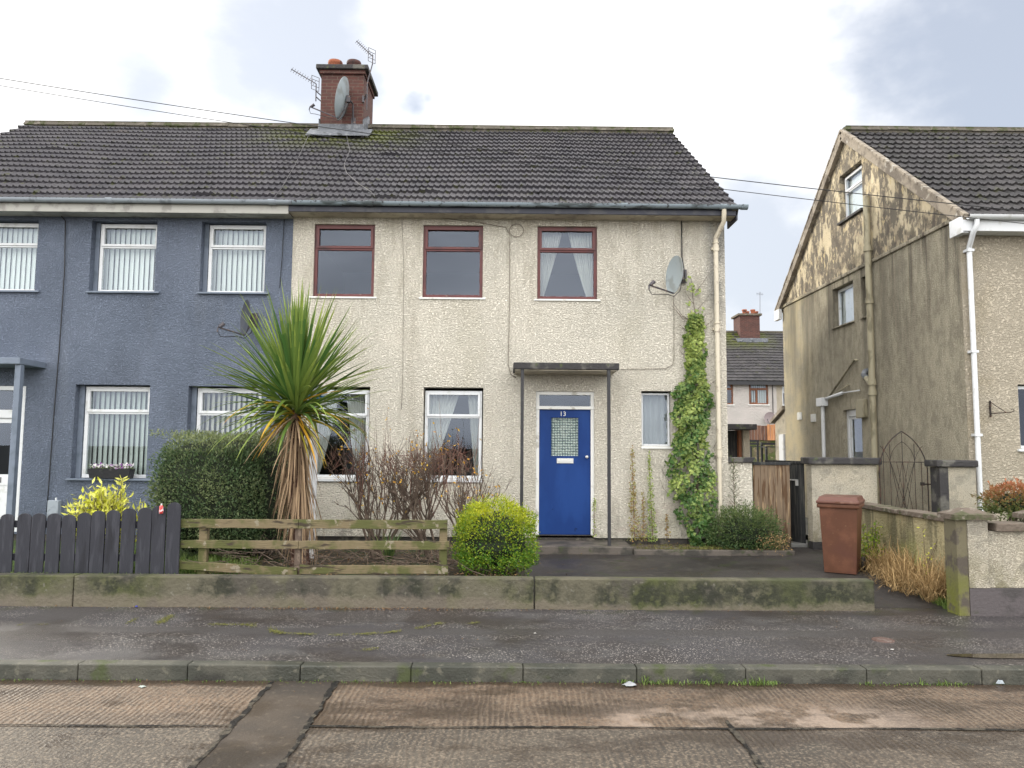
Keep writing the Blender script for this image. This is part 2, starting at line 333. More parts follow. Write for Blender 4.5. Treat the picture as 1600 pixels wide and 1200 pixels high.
m_pave = M('wet_chipped_asphalt', (.072, .066, .072), [((.055, .046, .046), .9, .42, .60), ((.10, .094, .095), 2.5, .5, .68), ((.055, .06, .028), 3, .5, .64, (1, 1, 1), ('y', 7.85, 8.15), .9)],
    rough=.62, bump=[(110, .006), (2.2, .02)], extra=pave_x, spec=.5, wet=(.7, .48, .60, .30, ('x', 1.2, 3.0)))
m_drive = M('damp_driveway_asphalt', (.062, .054, .050), [((.04, .034, .033), 1.2, .45, .6), ((.085, .075, .066), 9, .55, .66), ((.045, .055, .022), 4, .58, .68)], rough=.6, bump=[(90, .006), (3, .02)], wet=(.8, .45, .62, .35))
def road_x(t, col):
    return col
def roadmat():
    m, t, b, out = newmat('ribbed_concrete_road')
    x, y = t.axis('X'), t.axis('Y')
    wob = t.math('MULTIPLY', t.noise(3.5, (1, .4, 1), detail=3), .16)
    ph = t.math('MULTIPLY', t.math('ADD', x, wob), 2*math.pi/.042)
    g = t.math('MULTIPLY_ADD', t.math('SINE', ph), .5, .5)
    amt = t.ramp(t.noise(1.1, (1, 1, 1), detail=4, off=(2, 7, 0)), .30, .56)
    far = t.ramp(y, 5.02, 5.10)
    amt = t.math('MULTIPLY', amt, t.math('ADD', t.math('MULTIPLY', t.ramp(x, -2.2, -1.4), .6), .4))
    amt = t.math('MULTIPLY', amt, t.math('ADD', t.math('MULTIPLY', far, .65), .35))
    g = t.math('MULTIPLY', g, amt)
    n1 = t.noise(1.0, (1, 1.6, 1), detail=6)
    A = t.mix(t.ramp(n1, .35, .62), (.052, .033, .021, 1), (.115, .074, .046, 1))
    B = t.mix(t.ramp(n1, .35, .62), (.030, .025, .020, 1), (.064, .053, .041, 1))
    col = t.mix(far, B, A)
    col = t.mix(t.math('MULTIPLY', t.ramp(t.noise(60, detail=3), .50, .62), .75), col, (.17, .135, .10, 1))
    col = t.mix(t.math('MULTIPLY', t.ramp(t.noise(42, (1, 1, 1), detail=3, off=(1, 8, 0)), .5, .60), .7), col, (.032, .024, .018, 1))
    col = t.mix(t.math('MULTIPLY', g, .40), col, (.21, .155, .105, 1))
    wp = t.math('MULTIPLY', t.math('MULTIPLY', t.ramp(x, .5, .9), t.ramp(x, 3.2, 2.3)), t.math('MULTIPLY', t.ramp(y, 5.02, 5.12), t.ramp(y, 5.62, 5.3)))
    wp = t.math('MULTIPLY', wp, t.ramp(t.noise(4, detail=4, off=(5, 1, 1)), .42, .55))
    col = t.mix(t.math('MULTIPLY', wp, .55), col, (.33, .26, .21, 1))
    dn = t.math('ADD', t.noise(1.6, (.6, 1.4, 1), detail=8, rough=.68, off=(3, 1, 9)), t.math('MULTIPLY', t.math('SUBTRACT', t.noise(40, detail=2, off=(7, 7, 7)), .5), .18))
    ed = t.math('ADD', y, t.math('MULTIPLY', t.noise(3, (.7, 1, 1), detail=7, rough=.65, off=(6, 6, 6)), .38))
    dm = t.math('MAXIMUM', t.math('MULTIPLY', t.ramp(dn, .47, .62), .85), t.ramp(ed, 6.05, 6.14))
    col = t.mix(t.math('MULTIPLY', dm, .75), col, (.030, .020, .014, 1))
    setc(t, b, 'Base Color', col); setc(t, b, 'Roughness', t.math('SUBTRACT', .72, t.math('MULTIPLY', dm, .42)))
    h = t.math('ADD', g, t.math('MULTIPLY', t.noise(55, detail=3), .7))
    bn = t.add('ShaderNodeBump', {'Height': h, 'Distance': .012, 'Strength': .8}); t.l.new(bn.outputs[0], b.inputs['Normal'])
    return m
m_road = roadmat()
m_patch = M('smooth_tarmac_infill', (.098, .076, .058), [((.065, .052, .042), 1.5, .42, .6), ((.15, .12, .09), 22, .58, .68)], rough=.6, bump=[(60, .003)], wet=(1.3, .45, .6, .35))
m_tar = M('cracked_tar_joint', (.018, .017, .016), [((.07, .062, .05), 11, .48, .60)], rough=.9, spec=.1, bump=[(30, .02)])
m_soilg = M('garden_soil', (.045, .034, .024), [((.075, .06, .035), 9, .45, .6), ((.035, .05, .015), 3, .5, .62)], rough=.95, bump=[(18, .04)])
m_lawn = M('lawn_soil', (.03, .055, .012), [((.05, .075, .016), 8, .45, .6)], rough=.95, bump=[(30, .03)])
m_ground = M('ground_soil', (.06, .06, .045), [((.10, .095, .08), .4, .4, .6)], rough=.95)
m_slab = M('grey_paving', (.15, .15, .145), [((.09, .09, .08), 3, .5, .62)], rough=.7, bump=[(30, .01)])
# foliage
def leafmat(name, c1, c2, rough=.5, trans=.25, layers=()):
    m, t, b, out = newmat(name)
    a = t.add('ShaderNodeAttribute', attribute_name='tint')
    col = t.mix(a.outputs['Fac'], c1+(1,), c2+(1,))
    for rgb, scl, lo, hi, s_ in layers: col = t.mix(t.math('MULTIPLY', t.ramp(t.noise(scl), lo, hi), s_), col, rgb+(1,))
    setc(t, b, 'Base Color', col); b.inputs['Roughness'].default_value = rough; b.inputs['Specular IOR Level'].default_value = .35
    tr = t.add('ShaderNodeBsdfTranslucent', {'Color': col}); mx = t.add('ShaderNodeMixShader', {0: trans})
    t.l.new(b.outputs[0], mx.inputs[1]); t.l.new(tr.outputs[0], mx.inputs[2]); t.l.new(mx.outputs[0], out.inputs[0])
    return m
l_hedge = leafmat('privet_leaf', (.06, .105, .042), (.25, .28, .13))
l_core = M('dark_inner_core', (.012, .018, .008), rough=.95)  # solid near-black core filling the inside of hedge and shrubs
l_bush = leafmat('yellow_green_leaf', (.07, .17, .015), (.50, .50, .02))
l_gold = leafmat('golden_leaf', (.50, .52, .04), (.70, .68, .20))
l_ivy = leafmat('ivy_leaf', (.055, .125, .028), (.37, .44, .12))
l_rust = leafmat('reddish_climber_leaf', (.30, .17, .08), (.30, .34, .10))
l_ever = leafmat('dark_evergreen_leaf', (.03, .07, .022), (.15, .19, .06))
l_red = leafmat('bronze_leaf', (.10, .13, .04), (.36, .13, .06))
l_palm = leafmat('palm_leaf', (.055, .125, .03), (.33, .40, .08), rough=.35)
l_palmy = leafmat('yellowing_palm_leaf', (.40, .36, .04), (.60, .30, .03), rough=.45)
l_dead = leafmat('dead_palm_leaf', (.13, .085, .05), (.38, .27, .17), rough=.8, trans=.1)
l_grass = leafmat('grass_blade', (.06, .12, .018), (.18, .24, .06))
l_dry = leafmat('dry_grass_blade', (.22, .14, .06), (.50, .35, .17), rough=.8, trans=.15)
l_ylw = leafmat('yellow_autumn_leaf', (.55, .36, .03), (.50, .22, .03))
l_litter = leafmat('fallen_leaf', (.08, .045, .022), (.22, .13, .06), rough=.8, trans=0.)
l_moss = leafmat('moss_tuft', (.08, .085, .02), (.17, .165, .05), rough=.9, trans=0.)
m_bark = M('shrub_bark', (.095, .068, .052), [((.17, .13, .10), 12, .5, .62)], rough=.9)
m_twig = M('red_brown_twig', (.12, .055, .042), [((.20, .13, .10), 12, .5, .62)], rough=.85)
m_trunk = M('palm_trunk_bark', (.07, .035, .025), [((.16, .10, .07), 12, .5, .6)], rough=.95, bump=[(30, .02)])
# glass and cloth
def glassmat():
    m, t, b, out = newmat('window_glass'); t.n.remove(b)
    fr = t.math('MULTIPLY', t.add('ShaderNodeFresnel', {'IOR': 1.5}).outputs[0], 2.0, clamp=True)
    fr = t.math('MULTIPLY', fr, t.math('SUBTRACT', 1.0, t.add('ShaderNodeNewGeometry').outputs['Backfacing']))
    g = t.add('ShaderNodeBsdfGlossy', {'Roughness': 0., 'Color': (.60, .68, .84, 1)}); tr = t.add('ShaderNodeBsdfTransparent', {'Color': (.94, .96, .95, 1)})
    mx = t.add('ShaderNodeMixShader', {0: fr}); t.l.new(tr.outputs[0], mx.inputs[1]); t.l.new(g.outputs[0], mx.inputs[2]); t.l.new(mx.outputs[0], out.inputs[0])
    return m
m_glass = glassmat()
def clothmat(name, c, alpha):
    m, t, b, out = newmat(name)
    b.inputs['Base Color'].default_value = c+(1,); b.inputs['Roughness'].default_value = .9
    tl = t.add('ShaderNodeBsdfTranslucent', {'Color': c+(1,)}); m1 = t.add('ShaderNodeMixShader', {0: .4})
    t.l.new(b.outputs[0], m1.inputs[1]); t.l.new(tl.outputs[0], m1.inputs[2])
    tr = t.add('ShaderNodeBsdfTransparent'); m2 = t.add('ShaderNodeMixShader', {0: 1-alpha})
    t.l.new(m1.outputs[0], m2.inputs[1]); t.l.new(tr.outputs[0], m2.inputs[2]); t.l.new(m2.outputs[0], out.inputs[0])
    return m
m_net = clothmat('white_net', (.80, .80, .78), .80)
m_netg = clothmat('grey_net', (.55, .57, .60), .80)
m_blind = M('pale_blind_slat', (.66, .69, .69), rough=.7)
m_blindg = M('grey_green_blind_slat', (.42, .46, .45), rough=.7)
m_blindb = M('cream_blind_slat', (.58, .56, .52), rough=.7)
# ------------------------------------------------------------------ building helpers
def wall_cols(mb, u0, u1, z0, top, ops, th=.28, brk=()):
    """wall along u with openings (ua, ub, za, zb); top(u) gives its height. front at d=0, back at d=th, with reveals"""
    us = sorted(set([u0, u1]+[o[0] for o in ops]+[o[1] for o in ops]+list(brk)))
    for a, b in zip(us, us[1:]):
        mid = (a+b)/2; col = sorted([o for o in ops if o[0]-1e-6 <= mid <= o[1]+1e-6], key=lambda o: o[2])
        za = z0
        for o in col+[None]:
            t0, t1 = (o[2], o[2]) if o else (top(a), top(b))
            if min(t0, t1) > za+1e-4 or not o:
                for d in (0, th): mb.face([(a, d, za), (b, d, za), (b, d, t1), (a, d, t0)])
            if o: za = o[3]
        mb.face([(a, 0, top(a)), (b, 0, top(b)), (b, th, top(b)), (a, th, top(a))])
    for ua, ub, za, zb in ops:
        mb.face([(ua, 0, za), (ua, th, za), (ua, th, zb), (ua, 0, zb)]); mb.face([(ub, 0, za), (ub, th, za), (ub, th, zb), (ub, 0, zb)])
        mb.face([(ua, 0, za), (ub, 0, za), (ub, th, za), (ua, th, za)]); mb.face([(ua, 0, zb), (ub, 0, zb), (ub, th, zb), (ua, th, zb)])
    for u in (u0, u1): mb.face([(u, 0, z0), (u, th, z0), (u, th, top(u)), (u, 0, top(u))])
def window(parent, tf, ua, ub, za, zb, mat, dep=.05, split=None, fw_=.05, label=None, sill=None, sillmat=None, vent=True, gap=0.02, mull=None):
    """frame with an opening top light over one fixed pane"""
    ua += gap*.4; ub -= gap*.4; zb -= gap; za += .002
    m = MB(tf); d0, d1 = dep, dep+.06
    m.box(ua, ua+fw_, d0, d1, za, zb); m.box(ub-fw_, ub, d0, d1, za, zb)
    m.box(ua+fw_, ub-fw_, d0, d1, za, za+fw_); m.box(ua+fw_, ub-fw_, d0, d1, zb-fw_, zb)
    cells = [(ua+fw_, ub-fw_, za+fw_, zb-fw_, False)]
    if split:
        zs = zb-split; m.box(ua+fw_, ub-fw_, d0, d1, zs-fw_*.4, zs+fw_*.4)
        cells = [(ua+fw_, ub-fw_, za+fw_, zs-fw_*.4, False), (ua+fw_, ub-fw_, zs+fw_*.4, zb-fw_, vent)]
    if mull:
        a = cells[0]; um = ua+(ub-ua)*mull; m.box(um-fw_*.5, um+fw_*.5, d0, d1, a[2], a[3])
        cells = [(a[0], um-fw_*.5, a[2], a[3], True), (um+fw_*.5, a[1], a[2], a[3], False)]+cells[1:]
    panes = []
    for a, b, c, d, v in cells:
        if v:     # proud sash
            e = .02; w = fw_*.8; a2, b2, c2, d2 = a-e, b+e, c-e*.6, d+e
            m.box(a2, a2+w, d0-.018, d0-.001, c2, d2); m.box(b2-w, b2, d0-.018, d0-.001, c2, d2)
            m.box(a2+w, b2-w, d0-.018, d0-.001, c2, c2+w); m.box(a2+w, b2-w, d0-.018, d0-.001, d2-w, d2)
            m.box(a, a2+w, d0, d1-.02, c, d); m.box(b2-w, b, d0, d1-.02, c, d)
            panes.append((a2+w, b2-w, c2+w, d2-w))
        else: panes.append((a, b, c, d))
    w_ = m.build('window', mat, parent, bevel=.004)
    if label: w_['label'] = label
    for a, b, c, d in panes:
        p = MB(tf); p.box(a+.001, b-.001, d0+.025, d0+.031, c+.001, d-.001); p.build('pane', m_glass, w_)
    if sill:
        s = MB(tf); s.box(ua-sill[0], ub+sill[0], -sill[1], dep+.03, za-sill[2]-.002, za-.004); s.build('sill', sillmat or mat, w_, bevel=.004)
    return w_
def roof_slope(mb, x0, x1, ye, ze, yr, zr, pitch=.105, gauge=.325, step=6, h=.026, warp=None):
    L = math.hypot(yr-ye, zr-ze); dy, dz = (yr-ye)/L, (zr-ze)/L; ny, nz = -dz*(1 if yr > ye else -1), abs(dy)
    n = max(1, round(L/gauge)); g = L/n; nx = int((x1-x0)/pitch*step)
    xs = [x0+(x1-x0)*i/nx for i in range(nx+1)]
    prof = [h*(max(0., math.sin(2*math.pi*(x-x0)/pitch))**.8)+h*.25*math.sin(4*math.pi*(x-x0)/pitch) for x in xs]
    rs = random.Random(int(x0*10)+3)
    for r in range(n):
        s0 = r*g; s1 = min(L, s0+g+.03)
        wob = [rs.uniform(-.006, .006) for _ in range(int((x1-x0)/.33)+2)]; lift = [rs.uniform(0, .006)+(rs.random() < .012)*.02 for _ in wob]
        rows = ([], [], [])
        for x, p in zip(xs, prof):
            k = int((x-x0)/.33); ss = s0+wob[k]; sag = .02*math.sin(x*1.3+1)*math.sin(math.pi*s0/L)
            for lst, s_, hh in ((rows[0], ss, p*.5-.02+sag), (rows[1], ss-.004, p+.030+lift[k]+sag), (rows[2], s1, p*.8-.012+sag)):
                lst.append(mb.vert((x, ye+dy*s_+ny*hh, ze+dz*s_+nz*hh)))
        for a, b in ((rows[0], rows[1]), (rows[1], rows[2])):
            for i in range(nx): mb.f.append([a[i], a[i+1], b[i+1], b[i]]); mb.t.append(0.)
def ridge(mb, x0, x1, y, z, r=.12):
    mb.box(x0+.02, x1-.02, y-r*.8, y+r*.8, z-.10, z+r*.45)
    x = x0
    while x < x1-.05:
        xe = min(x+.45, x1); pts = [(r*math.cos(a)*1.05, r*math.sin(a)*.75) for a in [math.pi*k/8 for k in range(9)]]
        dz = rnd(-.008, .008)
        mb.prism([(x+.004, y+p[0], z-.04+p[1]+dz) for p in pts], (0, 0, 0), (xe-x-.005, 0, 0)); x = xe
def gutter(parent, x0, x1, y, z, mat, r=.058, name='gutter', joints=()):
    g = MB(); pr = [(y+r*math.cos(a), z+r*math.sin(a)) for a in [math.pi+math.pi*k/10 for k in range(11)]]
    pr += [(y+(r-.006)*math.cos(a), z+(r-.006)*math.sin(a)) for a in [2*math.pi-math.pi*k/10 for k in range(11)]]
    g.prism([(x0, a, b) for a, b in pr], (0, 0, 0), (x1-x0, 0, 0))
    for j in joints:
        pr2 = [(y+(r+.008)*math.cos(a), z+(r+.008)*math.sin(a)) for a in [math.pi+math.pi*k/10 for k in range(11)]]
        g.prism([(j-.05, a, b) for a, b in pr2]+[(j-.05, y+r, z+.008), (j-.05, y-r, z+.008)], (0, 0, 0), (.10, 0, 0))
    return g.build(name, mat, parent, smooth=True, auto=40)
def dish(name, c, face, size, mat, label, arm_side=-1, wallpt=None, armmat=None, cable=True, arm=.78):
    """offset dish: shallow bowl facing 'face', with a bracket to the wall and an LNB arm"""
    c = Vector(c); f = Vector(face).normalized(); sx = f.cross(Vector((0, 0, 1))).normalized(); uz = sx.cross(f)
    t = thing(name, c, label, 'satellite dish'); armmat = armmat or m_metal
    b = MB(); n = 28; rings = []
    W_, H_ = size*.46, size*.5
    for side in (0, 1):
        for k in range(0, 7):
            q = k/6; dep = .09*size*q*q-side*.006
            rings.append([b.vert(c+sx*W_*q*math.cos(a)+uz*H_*q*math.sin(a)+f*(dep)) for a in [2*math.pi*i/n for i in range(n)]])
        if side == 0: first = len(rings)
    for base in (0, 7):
        for k in range(6):
            A, B = rings[base+k], rings[base+k+1]
            for i in range(n): b.f.append([A[i], A[(i+1) % n], B[(i+1) % n], B[i]]); b.t.append(0.)
    A, B = rings[6], rings[13]
    for i in range(n): b.f.append([A[i], A[(i+1) % n], B[(i+1) % n], B[i]]); b.t.append(0.)
    b.build('reflector', mat, t, smooth=True, auto=50, recalc=False)
    a0 = c-uz*H_*.98+f*.04; a1 = c+f*size*arm-uz*H_*.72
    a = MB(); a.tube([c-f*.03, c-uz*H_*.5-f*.03, a0], .012, 6); a.tube([a0, a1], .013, 6); a.build('feed_arm', armmat, t)
    l = MB(); l.tube([a1-f*.02+uz*.0, a1+(c-a1).normalized()*.09+uz*.03], [.025, .032], 10); l.tube([a1, a1-uz*.07], .012, 6); l.build('receiver', armmat, t)
    if wallpt is not None:
        w = Vector(wallpt); k = MB(); k.tube([c-f*.02, c-f*.09, Vector((w.x, w.y-.1, c.z-.02)), w], .02, 8)
        k.box(w.x-.05, w.x+.05, w.y-.012, w.y, w.z-.11, w.z+.11); k.box(c.x-f.x*.06-.04, c.x-f.x*.06+.04, c.y-f.y*.06-.04, c.y-f.y*.06+.04, c.z-.07, c.z+.07)
        k.build('bracket', armmat, t)
    if cable:
        q = MB(); q.tube([a1-uz*.07, a1-uz*.14-f*.05, a1-uz*.13-f*.15, a0-uz*.03+f*.1, a0-uz*.05, c-uz*H_*.8-f*.06, c-f*.1], .006, 5); q.build('cable_loop', m_cable, t)
    return t
def curtain(name, x0, x1, z0, z1, y, mat, left=True, tie=.28, n=60, label='', full=False, wtop=.5):
    """net hanging from the top; swept aside so its inner edge slants"""
    b = MB(); rows = 16; w = x1-x0; idx = []
    for j in range(rows+1):
        v = j/rows; z = z1-(z1-z0)*v
        frac = 1. if full else wtop*(1-v)**.9+tie*v if v < 1 else tie
        row = []
        for i in range(n+1):
            u = i/n; xx = u*w*frac; xx = x0+xx if left else x1-xx
            yy = y+.018*math.sin(u*w*62*(1 if full else 1)+.6*math.sin(v*3))+.008*math.sin(u*151+v*2)
            row.append(b.vert((xx, yy, z)))
        idx.append(row)
    for a, c in zip(idx, idx[1:]):
        for i in range(n): b.f.append([a[i], a[i+1], c[i+1], c[i]]); b.t.append(0.)
    o = b.build(name, mat, None, smooth=True, recalc=False); return o
def blinds(x0, x1, z0, z1, y, mat, label, ang=35, pitch=.083, w=.089, miss=()):
    t = thing('vertical_blind', ((x0+x1)/2, y, z0), label, 'blind', 'vertical blinds in the blue-grey house')
    h = MB(); h.box(x0, x1, y-.02, y+.02, z1-.02, z1); h.build('headrail', m_white, t)
    s = MB(); x = x0+.04; i = 0
    while x < x1-.02:
        if i not in miss:
            a = R(ang+rnd(-4, 4)); dx, dy = w/2*math.cos(a), w/2*math.sin(a)
            s.beam((x, y, z0+.02), (x+rnd(-.004, .004), y, z1-.025), .003, w, (math.cos(a), math.sin(a), 0))
        x += pitch; i += 1
    s.build('slats', mat, t); return t
# ================================================================== SETTING
b = MB(); b.face([(-900, -900, -.16), (900, -900, -.16), (900, 900, -.16), (-900, 900, -.16)]); b.build('ground', m_ground)
tag(bpy.data.objects['ground'], kind='structure')
b = MB(); b.box(-60, 60, -1.6, 6.02, -.15, -.11); tag(b.build('road', m_road), kind='structure')
def strip(name, left, right, mat, z, wob=.0, lab=None):
    """sheet between two wobbly edges given as lists of (x, y)"""
    b = MB(); a = []; c = []
    for (x, y), (x2, y2) in zip(left, right): a.append(b.vert((x+rnd(-wob, wob), y, z))); c.append(b.vert((x2+rnd(-wob, wob), y2, z)))
    for i in range(len(a)-1): b.f.append([a[i], c[i], c[i+1], a[i+1]]); b.t.append(0.)
    o = b.build(name, mat); tag(o, kind='structure'); return o
ys = [-1.4+7.4*i/120 for i in range(121)]
pl = [atz(425, 1068, -.11), atz(365, 1135, -.11), atz(303, 1200, -.11)]; pr_ = [atz(525, 1068, -.11), atz(490, 1135, -.11), atz(440, 1200, -.11)]
def lin(P, y):
    s = (P[2].x-P[0].x)/(P[2].y-P[0].y); return P[0].x+s*(y-P[0].y)
strip('road_infill', [(lin(pl, y), y) for y in ys], [(lin(pr_, y), y) for y in ys], m_patch, -.106)
for P in (pl, pr_): strip('tar_joint', [(lin(P, y)-.020-.006*math.sin(y*9)-.006*math.sin(y*31), y) for y in ys], [(lin(P, y)+.016+.005*math.sin(y*13+1), y) for y in ys], m_tar, -.102, wob=.012)
pj = [atz(1095, 1075, -.11), atz(1130, 1135, -.11), atz(1190, 1200, -.11)]
strip('tar_joint', [(lin(pj, y)-.016+.01*math.sin(y*11), y) for y in ys if y < 5.2], [(lin(pj, y)+.014, y) for y in ys if y < 5.2], m_tar, -.102, wob=.005)
def crossjoint(x0, x1, y, w):
    n = int((x1-x0)/.06); b = MB(); A = []; C_ = []
    for i in range(n+1):
        x = x0+(x1-x0)*i/n; yy = y+.008*math.sin(x*3)+rnd(-.003, .003); ww = w*(.6+.6*abs(math.sin(x*2.3+1)))
        A.append(b.vert((x, yy-ww, -.1015))); C_.append(b.vert((x, yy+ww, -.1015)))
    for i in range(n): b.f.append([A[i], A[i+1], C_[i+1], C_[i]]); b.t.append(0.)
    tag(b.build('slab_joint', m_tar), kind='structure')
crossjoint(-14, lin(pl, 5.06), 5.06, .011); crossjoint(lin(pr_, 5.06), 14, 5.06, .012)
# kerb stones
b = MB(); kx = [-3.06+.9*i for i in range(-14, 15)]
kx = [atz(px, 1040, 0).x for px in (120, 293, 470, 643, 817, 993, 1160, 1345, 1520)]
while kx[0] > -14: kx.insert(0, kx[0]-.9)
while kx[-1] < 14: kx.append(kx[-1]+.9)
for a, c in zip(kx, kx[1:]):
    dz = rnd(-.006, .004); dy = rnd(-.005, .005); b.box(a+.002, c-.002, 6.03+dy, 6.155+dy, -.14, .006+dz)
tag(b.build('kerb', m_kerb, bevel=.010), kind='structure')
# footway and drive
b = MB(); nx, ny = 70, 12
def grid(b, xs, ys, zf):
    idx = [[b.vert((x, y, zf(x, y))) for x in xs] for y in ys]
    for r0_, r1_ in zip(idx, idx[1:]):
        for i in range(len(xs)-1): b.f.append([r0_[i], r0_[i+1], r1_[i+1], r1_[i]]); b.t.append(0.)
def fr(a, c, n): return [a+(c-a)*i/n for i in range(n+1)]
grid(b, fr(-14, 14, 140), fr(6.14, 8.32, 16), lambda x, y: .004*math.sin(x*1.1)*math.sin(y*3))
tag(b.build('pavement', m_pave, smooth=True), kind='structure')
def dz(x, y): return .006+.066*max(0, min(1, (y-8.32)/.7))+.085*max(0, min(1, (y-8.7)/2.8))+.004*math.sin(x*2.1+y)
b = MB(); grid(b, fr(.12, 5.2, 30), fr(8.315, 14.5, 40), dz); tag(b.build('driveway', m_drive, smooth=True), kind='structure')
b = MB(); grid(b, fr(3.9, 9, 8), fr(14.5, 60, 10), lambda x, y: .09); grid(b, fr(-14, 3.9, 4), fr(21, 60, 4), lambda x, y: .09); grid(b, fr(9, 40, 4), fr(21, 60, 4), lambda x, y: .09)
tag(b.build('back_yard', m_ground), kind='structure')
b = MB(); grid(b, fr(5.35, 14, 6), fr(8.1, 11.8, 6), lambda x, y: .06); tag(b.build('garden_ground', m_lawn), kind='structure')
b = MB(); grid(b, fr(-14, -3.5, 40), fr(8.32, 12.1, 16), lambda x, y: .25+.012*math.sin(x*5)*math.sin(y*4)-.015*(y-8.3)); tag(b.build('lawn', m_lawn), kind='structure')
b = MB(); grid(b, fr(-3.5, .2, 30), fr(8.32, 12.1, 20), lambda x, y: .235+.02*math.sin(x*6)*math.sin(y*5)-.015*(y-8.3)); tag(b.build('garden_bed', m_soilg), kind='structure')
b = MB(); b.box(.13, .24, 8.32, 11.2, 0, .25); tag(b.build('bed_edging', m_step, bevel=.01), kind='structure')
b = MB(); b.box(1.88, 4.25, 11.22, 11.32, .02, .222); b.box(1.88, 3.6, 11.321, 12.0, .02, .205); tag(b.build('flower_bed', m_step, bevel=.01), kind='structure')
b = MB(); b.box(4.5, 5.0, 12.15, 12.7, .05, .21); tag(b.build('paving_step', m_slab, bevel=.01), kind='structure')
# ================================================================== CREAM HOUSE
FY = 12.0; PX = -3.475; CX1 = 3.52; EZ = 5.42
tfF = lambda u, d, z: (u, FY+d, z)
H = thing('house', (0, 12, 0), 'cream roughcast half of the pair of houses, with a blue front door and brick chimney', 'house')
opsC = [(-3.13, -2.15, 4.10, 5.29), (-1.37, -.40, 4.10, 5.29), (.48, 1.45, 4.09, 5.29),
        (-3.14, -2.17, 1.20, 2.65), (-1.32, -.37, 1.20, 2.65), (2.15, 2.63, 1.74, 2.62), (.47, 1.40, .33, 2.60)]
b = MB(tfF); wall_cols(b, PX, CX1, .30, lambda u: EZ, opsC); o = b.build('front_wall', m_cream, H)
RY, RZ, EY, EZT = 16.3, 8.76, 11.66, 5.52
def hroof(y): return EZ+(RZ-.12-EZ)*(1-abs(y-RY)/(RY-12.0))
b = MB(lambda u, d, z: (CX1-d, u, z)); wall_cols(b, 12.28, 20.6, .30, hroof, [], brk=(RY,)); b.build('gable_wall', m_cream, H)
b = MB(); b.box(PX, CX1, 20.6, 20.88, .1, EZ); b.build('rear_wall', m_cream, H)
b = MB(); b.box(PX, CX1-.02, 12.03, 20.85, .02, .298); b.build('plinth', m_plinth, H)
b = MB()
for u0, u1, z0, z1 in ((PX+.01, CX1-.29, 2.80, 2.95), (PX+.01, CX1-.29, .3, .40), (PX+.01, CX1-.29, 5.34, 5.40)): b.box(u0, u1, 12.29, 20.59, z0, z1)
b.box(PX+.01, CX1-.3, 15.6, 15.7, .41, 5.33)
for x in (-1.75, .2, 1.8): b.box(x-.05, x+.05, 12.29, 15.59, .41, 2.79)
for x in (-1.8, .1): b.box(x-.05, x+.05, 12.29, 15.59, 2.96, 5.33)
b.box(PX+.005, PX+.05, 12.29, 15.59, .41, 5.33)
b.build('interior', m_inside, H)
b = MB(); roof_slope(b, PX, CX1+.14, EY, EZT, RY, RZ-.03); rf = b.build('roof', m_roof, H, smooth=True, recalc=False, auto=35)
b = MB(); roof_slope(b, PX, CX1+.14, 2*RY-EY, EZT, RY, RZ-.03, step=3); b.build('rear_roof', m_roof, H, smooth=True, recalc=False, auto=35)
b = MB(); ridge(b, PX, CX1+.15, RY, RZ, .13); b.build('ridge_tiles', m_ridge, rf)
b = MB(); b.box(PX+.002, CX1+.13, EY+.04, EY+.065, 5.40, 5.545); b.build('fascia', m_fasciab, H, bevel=.003)
b = MB(); b.box(PX+.002, CX1+.13, EY+.067, 11.998, 5.395, 5.41); b.build('soffit', m_soffit, H)
b = MB(); b.box(CX1+.105, CX1+.128, EY+.04, 12.2, 5.33, 5.54); b.build('eaves_end', m_fasciab, H)
gutter(H, PX+.08, CX1+.26, EY-.01, 5.545, m_gutter, joints=(at(577, 325, 11.66).x, at(975, 330, 11.66).x, 3.4, 3.74))
# slope edge board at the gable
b = MB(); b.beam((CX1+.09, EY+.05, 5.46), (CX1+.09, RY, RZ-.12), .1, .10); b.beam((CX1+.09, RY, RZ-.12), (CX1+.09, 2*RY-EY, 5.46), .1, .1); b.build('verge', m_ridge, H)
# downpipe
x_ = at(1122, 560, 11.9).x
b = MB(); b.tube([(3.42, 11.66, 5.50), (3.42, 11.66, 5.42), (3.43, 11.72, 5.30), (x_+.0, 11.92, 5.10), (x_, 11.93, 4.95), (x_, 11.93, .12)], .037, 12)
for z in (4.93, 3.62, 1.62): b.tube([(x_, 11.93, z-.05), (x_, 11.93, z+.05)], .047, 12); b.tube([(x_, 11.93, z+.08), (x_, 11.93, z+.1)], .05, 12); b.box(x_-.06, x_+.06, 11.95, 11.995, z-.02, z+.02)
b.build('downpipe', m_pipe, H, smooth=True, auto=40)
# windows
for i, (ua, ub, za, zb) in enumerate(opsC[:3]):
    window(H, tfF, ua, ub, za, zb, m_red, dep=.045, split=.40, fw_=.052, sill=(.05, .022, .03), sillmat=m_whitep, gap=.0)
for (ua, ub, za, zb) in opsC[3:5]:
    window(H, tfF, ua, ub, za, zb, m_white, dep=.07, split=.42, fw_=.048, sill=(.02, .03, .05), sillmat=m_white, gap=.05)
ua, ub, za, zb = opsC[5]; window(H, tfF, ua, ub, za, zb, m_white, dep=.10, fw_=.03, sill=(.02, .02, .04), sillmat=m_whitep, gap=.03)
